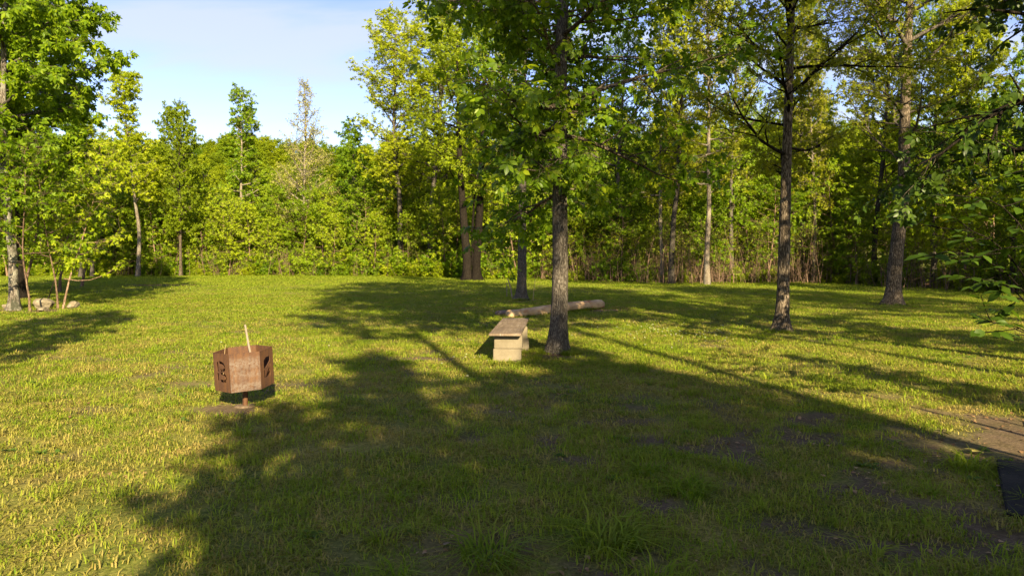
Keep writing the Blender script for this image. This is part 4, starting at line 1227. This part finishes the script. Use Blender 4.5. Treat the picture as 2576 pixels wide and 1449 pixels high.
# ------------------------------------------------------------------ stones by the left clump
def stone_mat(name, a, b, c):
    m, n, l = mat_new(name); v = mapped(n, l)
    f = noise(n, l, v, 6, 7, .65, .4); g = noise(n, l, v, 40, 4, .7)
    finish(n, l, mixc(n, l, .3, ramp(n, l, f, [(.3, a), (.5, b), (.7, c)]), ramp(n, l, g, [(.3, a), (.7, c)])), .92, .15, math_(n, l, 'ADD', f, g), .015, .8)
    return m
STONE = stone_mat('boulder_stone', (.065, .053, .036), (.15, .125, .085), (.25, .21, .155))
def stone(name, x, y, sx, sy, sz, seed, label, sink=.1):
    import bmesh
    bm = bmesh.new(); bmesh.ops.create_icosphere(bm, subdivisions=4, radius=1)
    rn = np.random.default_rng(seed); pl = [Vector(nrm(rn.normal(0, 1, 3))) for _ in range(11)]
    off = rn.uniform(.55, .85, 11)
    from mathutils import noise as mn
    for v in bm.verts:
        for p, o_ in zip(pl, off):
            dd = v.co.dot(p) - o_
            if dd > 0: v.co -= p * dd * .92
        v.co *= 1 + .10 * mn.noise(v.co * 2.5 + Vector((seed, 0, 0))) + .05 * mn.noise(v.co * 7)
        v.co = Vector((v.co.x * sx, v.co.y * sy, v.co.z * sz))
    me = bpy.data.meshes.new(name); bm.to_mesh(me); bm.free(); me.materials.append(STONE)
    return tag(link(name, me, None, (x, y, float(gz(x, y)) + sz * (1 - sink) * .75), (0, 0, seed)), label, 'stone')
x, y = P_(113, 777); stone('boulder', x, y, .34, .22, .19, 3, 'pale tan boulder between the saplings at the left', .02)
x, y = P_(150, 781); stone('flat_stone', x - .35, y - .1, .26, .15, .07, 5, 'low flat stone at the foot of the pale boulder')
x, y = P_(185, 775); stone('dark_stone', x, y, .22, .16, .13, 8, 'dark rough stone right of the paired saplings')
x, y = P_(18, 778); stone('edge_stone', x, y, .18, .14, .10, 9, 'small reddish stone left of the lichen trunk')

# ------------------------------------------------------------------ small things on the lawn
DEADW = wood_mat('dead_stem', (.08, .055, .04), (.19, .14, .10), (.30, .23, .17), (30, 30, 4))
def stake(name, pts, r0, r1, label, cat, mat=DEADW):
    pts = np.array(pts, float); n = len(pts)
    V, Q = tubes([(np.concatenate([pts, pts[-1:] + [[0, 0, .002]]]), np.concatenate([np.linspace(r0, r1, n), [0.0]]))], 7)
    return tag(link(name, mesh_np(name, V, Q, mats=[mat], smooth=True)), label, cat)
x, y = P_(1289, 752); stake('dead_stem', [(x, y, -.05), (x - .05, y, .35), (x - .17, y, .72)], .028, .016, 'leaning dead stem left of the straight tree behind the logs', 'stem')
x, y = P_(1275, 748); stake('broken_stub', [(x, y, -.05), (x, y, .3), (x - .01, y, .52)], .018, .012, 'short upright broken stub left of the leaning dead stem', 'stem')
x, y = P_(1340, 757); stake('tall_stalk', [(x, y, -.05), (x + .04, y, .35), (x + .10, y, .75)], .010, .005, 'single thin straw stalk between the straight tree and the big trunk', 'stalk', STRAW)

MAPLE = leaf_mat('yellow_leaf', (.24, .21, .06), (.32, .28, .08), (.40, .34, .11), .25)
lf = compound([(0, 0, 0, 1, 2), (0, .05, 50, .85, 4), (0, .05, -50, .85, 4), (0, .05, 105, .55, 2), (0, .05, -105, .55, 2)], oval(.26, .06))
x, y = P_(2465, 1137)
tag(link('fallen_leaf', mesh_np('fallen_leaf', lf[0], lf[1], lf[2], [MAPLE]), None, (x, y, float(gz(x, y)) + .03), (.15, .1, 1.2), .11), 'pale yellow lobed leaf lying on the dirt at the right', 'leaf')

clumps = [(1528, 1372, 1.5, 'large coarse grass clump in the shade near the bottom middle right'), (1232, 1405, 1.4, 'coarse grass clump at the bottom edge, lower middle'),
          (2440, 1168, 1.25, 'sunlit bright grass clump beside the dirt at the right'), (1735, 1245, 1.1, 'spreading grass clump in the shade above the largest clump'),
          (1620, 1190, .9, 'smaller grass clump in the shade, highest of the shaded clumps')]
for k, (px, py, s, lab) in enumerate(clumps):
    x, y = P_(px, py)
    tag(link('grass_clump', blades(400 + k, 130, .10, .04, .17, .0065, 1.15, GRASS, 1.0, 'grass_clump', True), None, (x, y, float(gz(x, y))), (0, 0, k), (s, s, s * .8)), lab, 'grass clump')

RUBBER = stone_mat('black_rubber', (.006, .006, .007), (.014, .0135, .014), (.045, .038, .032))
x, y = P_(2640, 1235)
m1 = link('rubber_mat', box_mesh('rubber_mat', .72, 1.22, .028, [RUBBER], .008, 2, .002), None, (3.52, 3.98, float(gz(3.6, 4.0)) + .0), (0, 0, R_(-9)))
m1.location = (3.47, 4.23, .004); m1.rotation_euler = (0, 0, R_(-33))
tag(m1, 'black rubber mat with crumbs of earth at the right border', 'mat')
m2 = link('rubber_edging', box_mesh('rubber_edging', .40, 1.35, .03, [RUBBER], .01, 2, .002), None, (4.45, 5.50, -.005), (0, 0, R_(-35)))
tag(m2, 'black raised edging at the right border beyond the dirt', 'edging')
seen_=set(); tt_=0
for o in COL.objects:
    if o.type == 'MESH' and o.data.name not in seen_:
        seen_.add(o.data.name); tt_ += sum(len(p.vertices) - 2 for p in o.data.polygons) if len(o.data.polygons) < 3000 else len(o.data.loops) - 2 * len(o.data.polygons)
    if 'label' in o.keys() and len(o['label'].split()) > 16: print('LONG', o['label'])
print('tris', tt_, 'counts', n1, n2, n3, len(bpy.data.objects))
